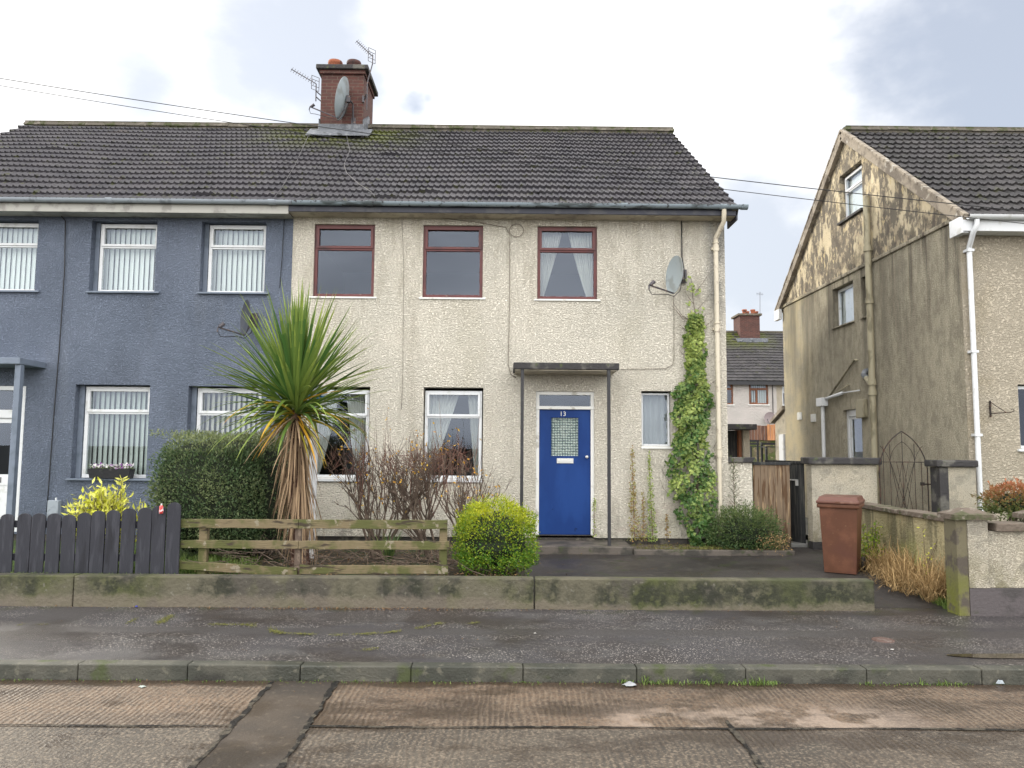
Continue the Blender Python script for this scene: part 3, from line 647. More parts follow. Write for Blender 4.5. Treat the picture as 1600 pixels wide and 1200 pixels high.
# small security grille look of fixed louvre bars stays inside the pane: fine glazing lines
# door
ua, ub, za, zb = opsC[6]
b = MB(tfF); b.box(ua, ua+.055, .03, .13, za, zb); b.box(ub-.055, ub, .03, .13, za, zb); b.box(ua+.055, ub-.055, .03, .13, zb-.055, zb); b.box(ua-.01, ub+.01, .015, .12, 2.315, 2.365)
fr_ = b.build('door_frame', m_whitep, H, bevel=.004)
b = MB(tfF); b.box(ua+.056, ub-.056, .07, .078, 2.366, zb-.056); b.build('fanlight', m_glass, fr_)
gl = (at(861, 652, 12.06), at(904, 713, 12.06)); gx0, gx1, gz0, gz1 = gl[0].x, gl[1].x, gl[1].z, gl[0].z
b = MB(tfF); dl = (ua+.057, ub-.057, za+.012, 2.313)
wall_cols(MB2 := MB(lambda u, d, z: (u, FY+.06+d, z)), dl[0], dl[1], dl[2], lambda u: dl[3], [(gx0, gx1, gz0, gz1)], th=.045)
dr = MB2.build('door', m_door, H)
def obsc():
    m, t, bb, out = newmat('patterned_door_glass')
    v = t.voro(24, (1, 1, 1), rnd=.2); n = t.noise(14, detail=2, dist=1.5)
    col = t.mix(t.ramp(v, .25, .5), (.30, .37, .34, 1), (.075, .11, .115, 1)); col = t.mix(t.math('MULTIPLY', t.ramp(n, .5, .6), .35), col, (.36, .40, .36, 1))
    setc(t, bb, 'Base Color', col); bb.inputs['Roughness'].default_value = .15
    bn = t.add('ShaderNodeBump', {'Height': v, 'Distance': .02}); t.l.new(bn.outputs[0], bb.inputs['Normal']); return m
b = MB(tfF); b.box(gx0, gx1, .085, .093, gz0, gz1); b.build('door_glass', obsc(), dr)
b = MB(tfF)
for a in ((gx0-.006, gx0+.004, gz0-.006, gz1+.006), (gx1-.004, gx1+.006, gz0-.006, gz1+.006)): b.box(a[0], a[1], .052, .084, a[2], a[3])
for a in ((gx0+.004, gx1-.004, gz0-.006, gz0+.004), (gx0+.004, gx1-.004, gz1-.004, gz1+.006)): b.box(a[0], a[1], .052, .084, a[2], a[3])
b.build('glazing_bead', m_door, dr)
lp0, lp1 = at(870, 716, 12.05), at(896, 724, 12.05)
b = MB(); b.box(lp0.x, lp1.x, 12.048, 12.062, lp1.z, lp0.z); b.box(lp0.x+.02, lp1.x-.02, 12.043, 12.049, lp1.z+.02, lp0.z-.02); b.build('letterbox', m_letter, dr, bevel=.003)
hk = at(917, 714, 12.02); b = MB(); b.lathe([(0, 0), (.022, .004), (.026, .018), (.012, .030), (.012, .055)], (hk.x, 12.005, hk.z), 16, Matrix(((1, 0, 0), (0, 0, 1), (0, 1, 0)))); b.build('door_handle', m_letter, dr, smooth=True)
def text(s, name, size, loc, mat, parent, ex=.004, rot=(R(90), 0, 0)):
    cu = bpy.data.curves.new(name, 'FONT'); cu.body = s; cu.size = size; cu.extrude = ex; cu.align_x = 'CENTER'; cu.align_y = 'CENTER'
    tmp = bpy.data.objects.new('tmp_text', cu); COL.objects.link(tmp); bpy.context.view_layer.update()
    me = bpy.data.meshes.new_from_object(tmp); bpy.data.objects.remove(tmp)
    me.materials.clear(); me.materials.append(mat); o = bpy.data.objects.new(name, me); COL.objects.link(o); o.rotation_euler = rot
    o.location = Vector(loc)-parent_loc(parent); o.parent = parent; return o
nk = at(879.5, 647, 12.055); text('13', 'house_number', .105, (nk.x, 12.055, nk.z), m_letter, dr)
b = MB(); b.box(ua+.002, ub-.002, 12.0, 12.25, .22, .338); b.build('threshold', m_plinth, H, bevel=.006)
b = MB(); b.box(.15, 1.87, 11.22, 11.998, .03, .262); b.build('doorstep', m_step, H, bevel=.012)
# canopy
b = MB(); b.box(.10, 1.70, 11.33, 12.02, 2.885, 2.985); cn = b.build('door_canopy', m_coping, H, bevel=.008)
b = MB(); b.box(.13, 1.67, 11.37, 11.995, 2.868, 2.884); b.build('canopy_underside', m_soffit, cn)
for px, bz in ((815.5, .21), (951.5, .1)):
    x = at(px, 700, 11.37).x; b = MB(); b.box(x-.024, x+.024, 11.345, 11.393, bz, 2.884); b.build('canopy_post', m_black, H, bevel=.004)
# chimney
c0, c1 = at(500, 195, 15.75).x, at(567, 195, 15.75).x
b = MB(); b.box(c0, c1, 15.75, 16.85, 8.3, 9.80); ch = b.build('chimney', m_brick, H)
b = MB(); b.box(c0-.10, c1+.10, 15.64, 16.96, 9.80, 9.90); b.build('chimney_cap', m_coping, ch, bevel=.015)
b = MB(); b.box(c0-.03, c1+.03, 15.70, 16.90, 9.72, 9.798); b.build('corbel_course', m_brick, ch)
for x, y, mt, r in ((at(524, 100, 16.0).x, 16.0, m_terra, .15), (at(553, 100, 16.0).x, 16.0, m_terrad, .15), (at(545, 110, 16.6).x, 16.6, m_terrad, .13)):
    b = MB(); b.lathe([(r*.8, 9.88), (r*.85, 9.98), (r*.92, 10.04), (r*1.05, 10.06), (r*1.08, 10.10), (r*1.02, 10.13), (r*.88, 10.13), (r*.84, 9.98), (0, 9.96)], (x, y, 0), 24); b.build('chimney_pot', mt, ch, smooth=True, auto=50)
b = MB()
b.box(c0-.03, c1+.03, 15.715, 15.748, 8.30, 8.60)
for s_ in (-1, 1):
    x = c0 if s_ < 0 else c1
    for k in range(5): b.box(min(x, x+s_*.03)+.0, max(x, x+s_*.03), 15.72+k*.13, 15.85+k*.13-.002, 8.4+k*.05, 8.72+k*.075)
bb_ = [(c0-.2, 15.35), (c1+.22, 15.35)]
b.prism([(c0-.2, 15.36, 8.19), (c0-.2, 15.72, 8.46), (c0-.2, 15.72, 8.49), (c0-.2, 15.36, 8.225)], (0, 0, 0), (c1-c0+.42, 0, 0))
b.build('lead_flashing', m_lead, ch, bevel=.01)
# ================================================================== BLUE-GREY HOUSE
BX0 = -10.55
B = thing('house', (-7, 12, 0), 'blue-grey roughcast half of the pair of houses, with white windows', 'house')
opsB = [(-8.65, -7.58, 4.15, 5.31), (-6.72, -5.67, 4.15, 5.31), (-4.95, -3.91, 4.15, 5.31),
        (-8.72, -7.62, .33, 2.62), (-6.84, -5.66, 1.17, 2.65), (-5.05, -3.89, 1.17, 2.64)]
b = MB(tfF); wall_cols(b, BX0, PX-.002, .30, lambda u: EZ, opsB); b.build('front_wall', m_blue, B)
b = MB(lambda u, d, z: (BX0+d, u, z)); wall_cols(b, 12.28, 20.6, .30, hroof, [], brk=(RY,)); b.build('gable_wall', m_blue, B)
b = MB(); b.box(BX0, PX-.002, 20.6, 20.88, .1, EZ); b.build('rear_wall', m_blue, B)
b = MB(); b.box(BX0+.02, PX-.002, 12.03, 20.85, .02, .298); b.build('plinth', m_plinth, B)
b = MB()
for z0, z1 in ((2.80, 2.95), (.3, .40), (5.34, 5.40)): b.box(BX0+.29, PX-.01, 12.29, 20.59, z0, z1)
b.box(BX0+.29, PX-.01, 14.8, 14.9, .41, 5.33)
for x in (-7.2,): b.box(x-.05, x+.05, 12.29, 14.79, .41, 2.79)
b.box(PX-.05, PX-.005, 12.29, 14.79, .41, 5.33)
b.build('interior', m_inside, B)
b = MB(); roof_slope(b, BX0-.14, PX-.001, EY, EZT+.005, RY, RZ-.025); rfb = b.build('roof', m_roof, B, smooth=True, recalc=False, auto=35)
b = MB(); roof_slope(b, BX0-.14, PX-.001, 2*RY-EY, EZT, RY, RZ-.03, step=3); b.build('rear_roof', m_roof, B, smooth=True, recalc=False, auto=35)
b = MB(); ridge(b, BX0-.14, PX-.004, RY, RZ, .13); b.build('ridge_tiles', m_ridge, rfb)
b = MB(); b.box(BX0-.1, PX, EY+.04, EY+.065, 5.36, 5.50); b.build('fascia', m_fasciaw, B, bevel=.003)
b = MB(); b.box(BX0-.1, PX, EY+.067, 11.998, 5.37, 5.385); b.build('soffit', m_fasciaw, B)
gutter(B, BX0-.1, PX+.07, EY-.01, 5.55, m_gutterl, joints=(at(172, 322, 11.66).x, at(425, 325, 11.66).x))
for (ua, ub, za, zb) in opsB[:3]: window(B, tfF, ua+.07, ub, za, zb, m_white, dep=.13, split=.38, fw_=.05, sill=(.10, .05, .03), sillmat=m_bluesill)
for (ua, ub, za, zb) in opsB[4:6]: window(B, tfF, ua+.08, ub, za, zb, m_white, dep=.15, split=.42, fw_=.055, sill=(.14, .05, .03), sillmat=m_bluesill)
for o_ in ((opsB[0]), (opsB[1]), (opsB[2])):
    pass
# left reveals are filled by the wall itself (frame sits against the right reveal)
for (ua, ub, za, zb), w in [(o_, .07) for o_ in opsB[:3]]+[(o_, .08) for o_ in opsB[4:6]]:
    b = MB(tfF); b.box(ua+.001, ua+w-.001, .125, .24, za+.001, zb-.001); b.build('window_reveal', m_bluesill, B)
ua, ub, za, zb = opsB[3]
b = MB(tfF); b.box(ua, ua+.09, .02, .12, za, zb); b.box(ub-.10, ub, .02, .12, za, zb); b.box(ua+.09, ub-.10, .02, .12, zb-.07, zb); b.box(ua+.09, ub-.10, .025, .12, 2.11, 2.24)
df = b.build('door_frame', m_white, B, bevel=.005)
b = MB(tfF); b.box(ua+.091, ub-.101, .07, .078, 2.241, zb-.071); b.build('fanlight', m_glass, df)
b = MB(tfF); x0, x1 = ua+.092, ub-.102
b.box(x0, x1, .06, .11, za+.01, 1.22); b.box(x0, x0+.07, .06, .11, 1.221, 2.105); b.box(x1-.07, x1, .06, .11, 1.221, 2.105); b.box(x0+.07, x1-.07, .06, .11, 2.03, 2.105)
b.box(x0+.08, x1-.08, .052, .059, .48, 1.0); b.box(x0, x1, .05, .0595, 1.05, 1.19)
db = b.build('door', m_white, B, bevel=.006)
b = MB(tfF); b.box(x0+.071, x1-.071, .08, .088, 1.222, 2.029); b.build('door_glass', m_glass, db)
text('11', 'house_number', .13, (at(0, 740, 12.04).x-.02, 12.046, 1.13), m_black, db)
b = MB(); b.box(-9.1, -7.33, 11.36, 12.01, 2.90, 3.0); b.build('door_canopy', m_bluesill, B, bevel=.01)
x = at(27, 640, 11.45).x; b = MB(); b.box(x-.045, x+.045, 11.40, 11.49, .25, 2.899); b.build('canopy_post', m_bluesill, B, bevel=.006)
# meter box
p = at(82, 792, 11.9); b = MB(); b.box(p.x-.085, p.x+.085, 11.9, 11.998, p.z-.18, p.z+.1); o = b.build('meter_box', m_gutterl, B, bevel=.01)
b = MB(); b.tube([(p.x+.03, 11.93, p.z+.1), (p.x+.03, 11.93, p.z+.14)], .014, 8); b.build('pipe_stub', m_white, o)
# ================================================================== RIGHT HOUSE
GX = 7.2; RFY = 11.75; RRY = 15.6; RAZ = 8.50; REZ = 5.30; RBY = 19.45
Rr = thing('house', (7.2, 11.75, 0), 'beige house with a stained windowed gable and white rainwater pipes, across the side path', 'house')
tfG = lambda u, d, z: (GX+d, u, z)
def gtop(y): return REZ+.16+(RAZ-REZ-.2)*(1-abs(y-RRY)/(RRY-RFY))
opsG = [(15.45, 16.45, 4.38, 5.24), (14.72, 15.10, 4.38, 5.20), (15.25, 16.1, .3, 2.55)]
opsT = [(14.92, 15.95, 6.60, 7.62)]
b = MB(tfG); wall_cols(b, RFY, RBY, .0, lambda u: 5.42, opsG); b.build('gable_wall', m_gable, Rr)
b = MB(lambda u, d, z: (GX+.004+d, u, z)); wall_cols(b, RFY+.01, RBY-.01, 5.44, lambda u: max(5.46, gtop(u)), opsT, brk=(RRY,)); b.build('upper_gable_wall', m_peel, Rr)
b = MB(); b.box(GX-.035, GX+.25, RFY, RBY, 5.385, 5.455); b.build('string_course', m_gable, Rr, bevel=.012)
opsR = [(8.02, 9.0, 1.74, 2.75), (8.3, 9.3, 4.1, 5.1)]
b = MB(lambda u, d, z: (u, RFY+d, z)); wall_cols(b, GX+.285, 15, .0, lambda u: 5.3, opsR); b.build('front_wall', m_front, Rr)
b = MB(lambda u, d, z: (u, RFY-.012+d, z)); b.box(GX+.001, GX+.30, 0, .30, 0, 5.383); b.build('quoin', m_front, Rr)
b = MB(); b.box(GX, 15, RBY, RBY+.02, 0, 5.3); b.box(14.98, 15, RFY, RBY, 0, 5.3); b.build('rear_wall', m_front, Rr)
b = MB()
for z0, z1 in ((2.8, 2.9), (5.25, 5.29)): b.box(GX+.29, 14.9, RFY+.29, RBY-.01, z0, z1)
b.box(8.9, 8.95, RFY+.3, RBY-.1, 2.91, 5.2); b.box(9.6, 9.65, RFY+.3, RBY-.1, .0, 2.79)
b.build('interior', m_inside, Rr)
TY, TZ = 11.44, 5.33
b = MB(); roof_slope(b, GX-.02, 15, TY, TZ, RRY, RAZ, pitch=.16, gauge=.33, h=.030); rr = b.build('roof', m_roofd, Rr, smooth=True, recalc=False, auto=35)
b = MB(); roof_slope(b, GX-.02, 15, 2*RRY-TY, TZ, RRY, RAZ, step=3); b.build('rear_roof', m_roofd, Rr, smooth=True, recalc=False, auto=35)
b = MB(); ridge(b, GX-.04, 15, RRY, RAZ+.03, .13); b.build('ridge_tiles', m_ridge, rr)
b = MB()
for s_ in (-1, 1):
    ye = RRY+s_*(RRY-TY)
    b.beam((GX-.05, ye-s_*.05, TZ-.06), (GX-.05, RRY, RAZ-.10), .10, .17, (0, 0, 1))
b.build('verge', m_mortar, Rr, bevel=.01)
b = MB()
for s_ in (-1, 1):
    ye = RRY+s_*(RRY-TY); n = 30
    for k in range(n):
        f0, f1 = k/n, (k+.93)/n
        P = lambda f_: Vector((GX-.07, ye+(RRY-ye)*f_, TZ+(RAZ-TZ)*f_+.03))
        b.beam(P(f0), P(f1), .09+rnd(-.01, .01), .04+rnd(0, .012), (0, 0, 1))
b.build('verge_tiles', m_mortar, Rr, bevel=.006)
b = MB(); b.box(GX-.10, 15, TY+.03, TY+.055, 5.12, 5.34); b.box(GX-.12, GX-.10, TY+.03, RFY+.06, 5.09, 5.36); b.box(GX-.099, GX+.0, TY+.056, RFY+.02, 5.10, 5.12)
b.build('fascia', m_white, Rr, bevel=.006)
b = MB(); b.box(GX-.12, GX-.03, RBY-.03, 2*RRY-TY, 5.09, 5.36); b.build('rear_eaves_box', m_white, Rr, bevel=.006)
b = MB(); b.box(GX+.001, 15, TY+.056, RFY-.015, 5.125, 5.14); b.build('soffit', m_white, Rr)
gutter(Rr, GX-.06, 15, TY-.035, 5.35, m_white, r=.062)
dx_ = at(1524, 600, 11.66).x
b = MB(); b.tube([(dx_-.02, TY-.03, 5.30), (dx_-.02, TY-.03, 5.20), (dx_-.06, TY+.02, 5.08), (dx_, RFY-.09, 4.92), (dx_, RFY-.085, 4.8), (dx_, RFY-.085, .1)], .04, 10)
for z in (4.86, 3.25, 1.95): b.box(dx_-.055, dx_+.055, RFY-.13, RFY-.014, z-.02, z+.02)
b.build('downpipe', m_white, Rr, smooth=True, auto=40)
w_ = window(Rr, tfG, *opsT[0], m_white, dep=.12, split=.36, fw_=.055, sill=(.05, .06, .05), sillmat=m_coping)
window(Rr, tfG, *opsG[0], m_white, dep=.12, fw_=.055, sill=(.05, .04, .03), sillmat=m_gable)
window(Rr, tfG, *opsG[1], m_white, dep=.12, split=.3, fw_=.04, sill=(.04, .04, .03), sillmat=m_gable)
for o_ in opsR: window(Rr, lambda u, d, z: (u, RFY+d, z), *o_, m_white, dep=.08, fw_=.05, sill=(.06, .05, .04), sillmat=m_white)
# side door
ua, ub, za, zb = opsG[2]
b = MB(tfG); b.box(ua, ua+.09, .08, .15, za, zb); b.box(ub-.09, ub, .08, .15, za, zb); b.box(ua+.09, ub-.09, .08, .15, zb-.14, zb); sd = b.build('side_door_frame', m_white, Rr, bevel=.006)
b = MB(tfG); b.box(ua+.095, ub-.095, .11, .14, za, 1.0); b.box(ua+.095, ua+.16, .11, .14, 1.001, zb-.145); b.box(ub-.16, ub-.095, .11, .14, 1.001, zb-.145); b.box(ua+.16, ub-.16, .11, .14, zb-.2, zb-.145)
dd = b.build('side_door', m_white, Rr, bevel=.004); b = MB(tfG); b.box(ua+.161, ub-.161, .12, .128, 1.002, zb-.201); b.build('pane', m_glass, dd)
b = MB(tfG); b.box(14.98, 15.32, -.09, -.001, 2.35, 2.72); b.build('boiler_flue', m_soil, Rr, bevel=.015)
# soil pipe and its branch, old brackets, hopper
b = MB(); px_, py_ = GX-.10, 14.56
b.tube([(px_, py_, .1), (px_, py_, 6.72)], .062, 14)
for z in (5.66, 4.62, 3.02, 2.82, 1.35, .95): b.tube([(px_, py_, z-.05), (px_, py_, z+.05)], .078, 14); b.tube([(px_, py_, z-.055), (px_, py_, z-.03)], .088, 14)
b.tube([(px_, py_+.0, 2.82), (px_, py_+.05, 3.0), (px_-.0, py_+.26, 3.14)], .05, 12)
sp = b.build('soil_pipe', m_soil, Rr, smooth=True, auto=40)
b = MB(); b.tube([(px_, py_+.24, 3.12), (px_, py_+.33, 3.20), (px_+.04, py_+.36, 3.26), (GX, py_+.36, 3.28)], .056, 12); b.build('pipe_elbow', m_lead, sp, smooth=True, auto=40)
q = atx(1290, 626, GX)
b = MB(); b.tube([(GX-.07, q.y, .1), (GX-.07, q.y, 2.72)], .04, 10); b.box(GX-.16, GX-.005, q.y-.15, q.y+.15, 2.68, 2.87); b.build('waste_pipe', m_white, Rr, bevel=.01)
qa, qb = atx(1296, 619, GX-.06), atx(1335, 562, GX-.03); qc, qd = atx(1288, 624, GX-.06), atx(1343, 610, GX-.04)
b = MB(); b.tube([qa, qb, qb+Vector((.04, -.1, -.02))], .022, 8); b.tube([qa+Vector((0, -.12, 0)), qb+Vector((0, .3, -.5))], .014, 6); b.build('overflow_pipe', m_soil, Rr, smooth=True)
b = MB(); b.tube([qc, atx(1316, 614, GX-.05)], .035, 8); b.tube([atx(1316, 614, GX-.05), qd], .014, 8); b.build('overflow_pipe', m_white, Rr, smooth=True)
for px, py in ((1249, 650), (1270.5, 653)):
    q = atx(px, py, GX-.02); b = MB(); b.box(GX-.03, GX-.001, q.y-.12, q.y+.12, q.z-.09, q.z+.09)
    for k in range(4): b.box(GX-.036, GX-.0305, q.y-.1, q.y+.1, q.z-.07+k*.04, q.z-.05+k*.04)
    b.build('air_vent', m_whitep, Rr)
# hanging basket bracket
q = at(1549, 638, 11.7); b = MB(); x0 = q.x
b.box(x0-.012, x0+.012, 11.72, 11.735, q.z-.14, q.z+.12)
b.tube([(x0, 11.72, q.z-.08), (x0+.17, 11.5, q.z-.07)], .007, 6); b.tube([(x0, 11.72, q.z+.10), (x0+.06, 11.65, q.z+.02), (x0+.13, 11.55, q.z-.07)], .006, 6)
b.tube([(x0+.17, 11.5, q.z-.07), (x0+.2, 11.47, q.z-.05), (x0+.19, 11.47, q.z-.02), (x0+.17, 11.5, q.z-.03)], .006, 6)
tag(b.build('hanging_basket_bracket', m_rust), 'empty black iron hanging-basket bracket on the beige front wall', 'bracket')
# ================================================================== BACKGROUND HOUSE
BY = 42.0
K = thing('house', (15, BY, 0), 'distant pale house with brown-framed windows and a mossy roof, seen between the two nearer houses', 'house')
ba, bc = at(1213, 600, BY).x, at(1150, 520, 45).x
g1 = (at(1170, 597, BY), at(1201, 632, BY)); g0 = (at(1128, 597, BY), at(1146, 632, BY)); g2 = (at(1222, 602, BY), at(1246, 634, BY))
opsK = [(g0[0].x, g0[1].x, g0[1].z, g0[0].z), (g1[0].x, g1[1].x, g1[1].z, g1[0].z)]
b = MB(lambda u, d, z: (u, BY+d, z)); wall_cols(b, 9, ba, 0, lambda u: 5.45, opsK); b.build('rear_wall', m_bgwall, K)
b = MB(lambda u, d, z: (u, BY+d, z)); wall_cols(b, ba+.001, 19, 0, lambda u: 5.45, [(g2[0].x, g2[1].x, g2[1].z, g2[0].z)]); b.build('rear_wall', m_front, K)
b = MB(); b.box(9, 19, 50.3, 50.5, 0, 5.4); b.box(9, 9.2, BY+.3, 50.3, 0, 5.4); b.box(18.8, 19, BY+.3, 50.3, 0, 5.4); b.box(9.2, 18.8, BY+.3, 50.3, 5.3, 5.4); b.box(9.2, 18.8, BY+3, BY+3.1, 0, 5.3)
b.build('outer_wall', m_bgwall, K)
b = MB(); roof_slope(b, 8.8, 19.2, BY-.35, 5.50, 46.3, 8.95, pitch=.30, gauge=.33, h=.02); kr = b.build('roof', m_roofd, K, smooth=True, recalc=False, auto=35)
b = MB(); b.face([(8.8, 51, 5.4), (19.2, 51, 5.4), (19.2, 46.3, 8.93), (8.8, 46.3, 8.93)]); b.face([(8.8, 51, 5.3), (19.2, 51, 5.3), (19.2, 46.3, 8.83), (8.8, 46.3, 8.83)]); b.build('front_roof', m_roofd, K)
b = MB(); ridge(b, 8.8, 19.2, 46.3, 8.97, .12); b.build('ridge_tiles', m_ridge, kr)
b = MB(); b.box(8.8, 19.2, BY-.33, BY-.28, 5.28, 5.5); b.build('fascia', m_black, K)
for o_, mt in ((opsK[0], m_brown), (opsK[1], m_brown)): window(K, lambda u, d, z: (u, BY+d, z), *o_, mt, dep=.06, split=.38, fw_=.07, sill=(.06, .05, .06), sillmat=m_whitep, mull=.42)
window(K, lambda u, d, z: (u, BY+d, z), g2[0].x, g2[1].x, g2[1].z, g2[0].z, m_white, dep=.06, split=.38, fw_=.06, sill=(.05, .05, .05), sillmat=m_whitep)
x0, x1 = at(1156, 500, 45.6).x, at(1187, 500, 45.6).x
b = MB(); b.box(x0, x1, 45.6, 46.9, 8.4, at(1170, 493, 45.6).z); kc = b.build('chimney', m_brick, K); zt = at(1170, 493, 45.6).z
b = MB(); b.box(x0-.12, x1+.12, 45.5, 47, zt, zt+.12); b.build('chimney_cap', m_capst, kc)
for px, yy in ((1163, 45.9), (1167, 46.5), (1176, 45.9), (1181, 46.5)):
    b = MB(); b.lathe([(.12, zt+.1), (.13, zt+.32), (.16, zt+.36), (.15, zt+.42), (.1, zt+.42), (.1, zt+.2)], (at(px, 480, yy).x, yy, 0), 14); b.build('chimney_pot', m_terra, kc, smooth=True)
b = MB(); b.box(x0-.3, x1+.35, 45.2, 45.6, 8.18, 8.42); b.build('lead_flashing', m_lead, kc)
b = MB(); p = at(1207, 600, BY-.03); b.tube([(p.x, BY-.03, 5.3), (p.x, BY-.03, 3.6)], .02, 6); b.build('cable', m_cable, K)
# blinds visible in it
b = MB(); x = g1[0].x+.1
while x < g1[1].x-.08: b.box(x, x+.06, BY+.2, BY+.21, g1[1].z+.08, g1[0].z-.08); x += .12
tag(b.build('vertical_blind', m_blind), 'pale vertical blind in the brown-framed window of the distant house', 'blind')
def yagi(name, base, mast, tip, boomdir, label, refl=True, L=.62, cat='aerial', mat=m_metal, n=10, el=.055):
    t = thing(name, base, label, cat)
    b = MB(); b.tube(mast, .014, 6); b.build('mast', mat, t)
    b = MB(); d = Vector(boomdir).normalized(); a = Vector(tip); e = a+d*L; b.tube([a, e], .010, 5); b.build('boom', mat, t)
    u = d.cross(Vector((0, 1, 0))).normalized()
    b = MB()
    for k in range(n): c = a+d*(L*(k+.3)/n); b.tube([c-u*el, c+u*el], .0045, 4)
    b.build('elements', mat, t)
    if refl:
        b = MB(); c = e-d*.02; v = Vector((0, 0, 1)); w = Vector((d.y*.4+.5, .5, 0)).normalized()
        for s_ in (-1, 1): b.tube([c+v*.15+w*s_*.09, c-v*.15+w*s_*.09], .008, 4)
        for k in (-.15, -.07, .07, .15): b.tube([c+v*k-w*.09, c+v*k+w*.09], .006, 4)
        b.build('reflector', mat, t)
    return t
AY = 15.7
p = lambda x, y: at(x, y, AY)
yagi('television_aerial', p(576, 165), [p(573, 172), p(574, 130), p(577, 118), p(582, 100), p(582.5, 86)], p(557, 64), p(582, 88)-p(557, 64), 'rooftop aerial rising above the right side of the brick chimney', L=(p(582, 88)-p(557, 64)).length)
yagi('television_aerial', p(496, 150), [p(493.5, 158), p(494, 131)], p(455, 108), p(494, 131)-p(455, 108), 'rooftop aerial bracketed to the left side of the brick chimney', L=(p(494, 131)-p(455, 108)).length)
t_ = bpy.data.objects['television_aerial.001']
b = MB(); b.tube([p(493.5, 142), (c0+.01, 15.78, p(0, 142).z)], .012, 6); b.tube([p(493.5, 151), (c0+.01, 15.78, p(0, 151).z)], .012, 6); b.build('wall_bracket', m_metal, t_)
t_ = bpy.data.objects['television_aerial']
b = MB(); b.tube([p(573, 146), (c1-.01, 15.78, p(0, 146).z)], .014, 6); b.tube([p(573, 150), (c1-.01, 15.78, p(0, 150).z)], .014, 6); b.box(c1-.02, c1+.02, 15.70, 15.76, p(0, 153).z, p(0, 143).z); b.build('wall_bracket', m_metal, t_)
yagi('television_aerial', at(1187, 490, 46), [at(1187.5, 492, 46), at(1187.5, 456, 46)], at(1182, 459, 46), Vector((1, 0, -.08)), 'thin aerial pole beside the distant red chimney stack', refl=False, L=.42, n=6, el=.10)
# satellite dishes
dish('satellite_dish', at(540, 155, 15.45), (-.95, .04, .22), .90, m_dish, 'large grey satellite dish on the front of the brick chimney', wallpt=(at(552, 198, 15.74).x, 15.74, at(552, 192, 15.74).z))
dish('satellite_dish', at(1058, 430, 11.55), (-.96, -.27, .06), .60, m_dish, 'grey-brown satellite dish on the cream wall above the climbing ivy', wallpt=(at(1068, 432, 11.98).x, 11.98, at(1068, 432, 11.98).z))
dish('satellite_dish', at(388, 497, 11.6), (-.80, -.55, .04), .56, m_dishd, 'charcoal satellite dish on the blue-grey wall behind the palm', wallpt=(at(398, 500, 11.98).x, 11.98, at(398, 500, 11.98).z))
dish('satellite_dish', at(1203, 653, BY-.35), (-.55, -.8, .2), .66, m_dishbr, 'brownish satellite dish on the distant pale house', wallpt=(at(1207, 655, BY).x, BY, at(1207, 655, BY).z))
# cables
def cable(name, pts, r, mat, label, n=24, cat='cable'):
    b = MB(); b.tube(pts, r, 6); return tag(b.build(name, mat, smooth=True), label, cat)
def wirepts(a, c, sag, n=40):
    return [a.lerp(c, i/n)-Vector((0, 0, sag*4*(i/n)*(1-i/n))) for i in range(n+1)]
cable('overhead_wire', wirepts(at(-260, 78, 12.6), at(1760, 346, 9.8), .20), .006, m_cable, 'upper of the two overhead wires crossing in front of the roofs', cat='wire')
cable('overhead_wire', wirepts(at(-260, 88, 12.55), at(1760, 366, 9.75), .20), .005, m_cable, 'lower of the two overhead wires crossing in front of the roofs', cat='wire')
P12 = lambda x, y: at(x, y, 11.985)
ring = [P12(807+11*math.cos(a), 360+10*math.sin(a)) for a in [math.pi+2*math.pi*k/20 for k in range(21)]]
cable('wall_cable', [P12(690, 341), P12(740, 346), P12(790, 355), P12(796, 366)]+ring[:]+[P12(796.5, 370), P12(796, 480), P12(794, 570), P12(798, 585), P12(806, 590)], .006, m_wire, 'thin looped cable running down the cream wall beside the right-hand upstairs window')
cable('wall_cable', [P12(628, 343), P12(631, 420), P12(629, 600), P12(627, 640)], .004, m_wire, 'faint straight cable down the cream wall between the left two upstairs windows')
cable('wall_cable', [P12(1065, 343), P12(1065.5, 400), at(1068, 416, 11.9), at(1070, 428, 11.8), P12(1069, 440)], .009, m_cable, 'black cable dropping from the eaves to the dish on the cream wall')
cable('wall_cable', [P12(970, 577), P12(1040, 576), P12(1051, 570), P12(1053, 560), P12(1053, 480), P12(1052, 462)], .005, m_wire, 'pale thin cable running from the door canopy up towards the dish')
cable('wall_cable', [at(96, 338, 11.98), at(102, 345, 11.975), at(101, 420, 11.975), at(93, 540, 11.975), at(84, 650, 11.975), at(76, 760, 11.975), at(73, 800, 11.975)], .008, m_cable, 'black cable down the blue-grey wall left of its middle windows')
cable('wall_cable', [at(444, 343, 11.98), at(441, 400, 11.975), at(437, 450, 11.975)], .006, m_cable, 'short dark cable near the join of the blue-grey and cream walls')
def onroof(px, py):
    # point on the front roof plane
    s = (RZ-EZT)/(RY-EY); d = ray(px, py); k = (EZT+s*(0-EY)-1.7)/(d.z-s*d.y); return CAM+d*k+Vector((0, -.03, .05))
cable('roof_cable', [onroof(*q_) for q_ in ((487, 205), (480, 222), (462, 262), (440, 300), (428, 316))], .005, m_cableg, 'pale cable running down the tiles left of the chimney')
cable('roof_cable', [onroof(*q_) for q_ in ((541, 207), (543, 222), (547, 240), (538, 262), (542, 275), (560, 292), (580, 305), (586, 313))], .005, m_cableg, 'pale crooked cable running down the tiles from under the chimney dish')
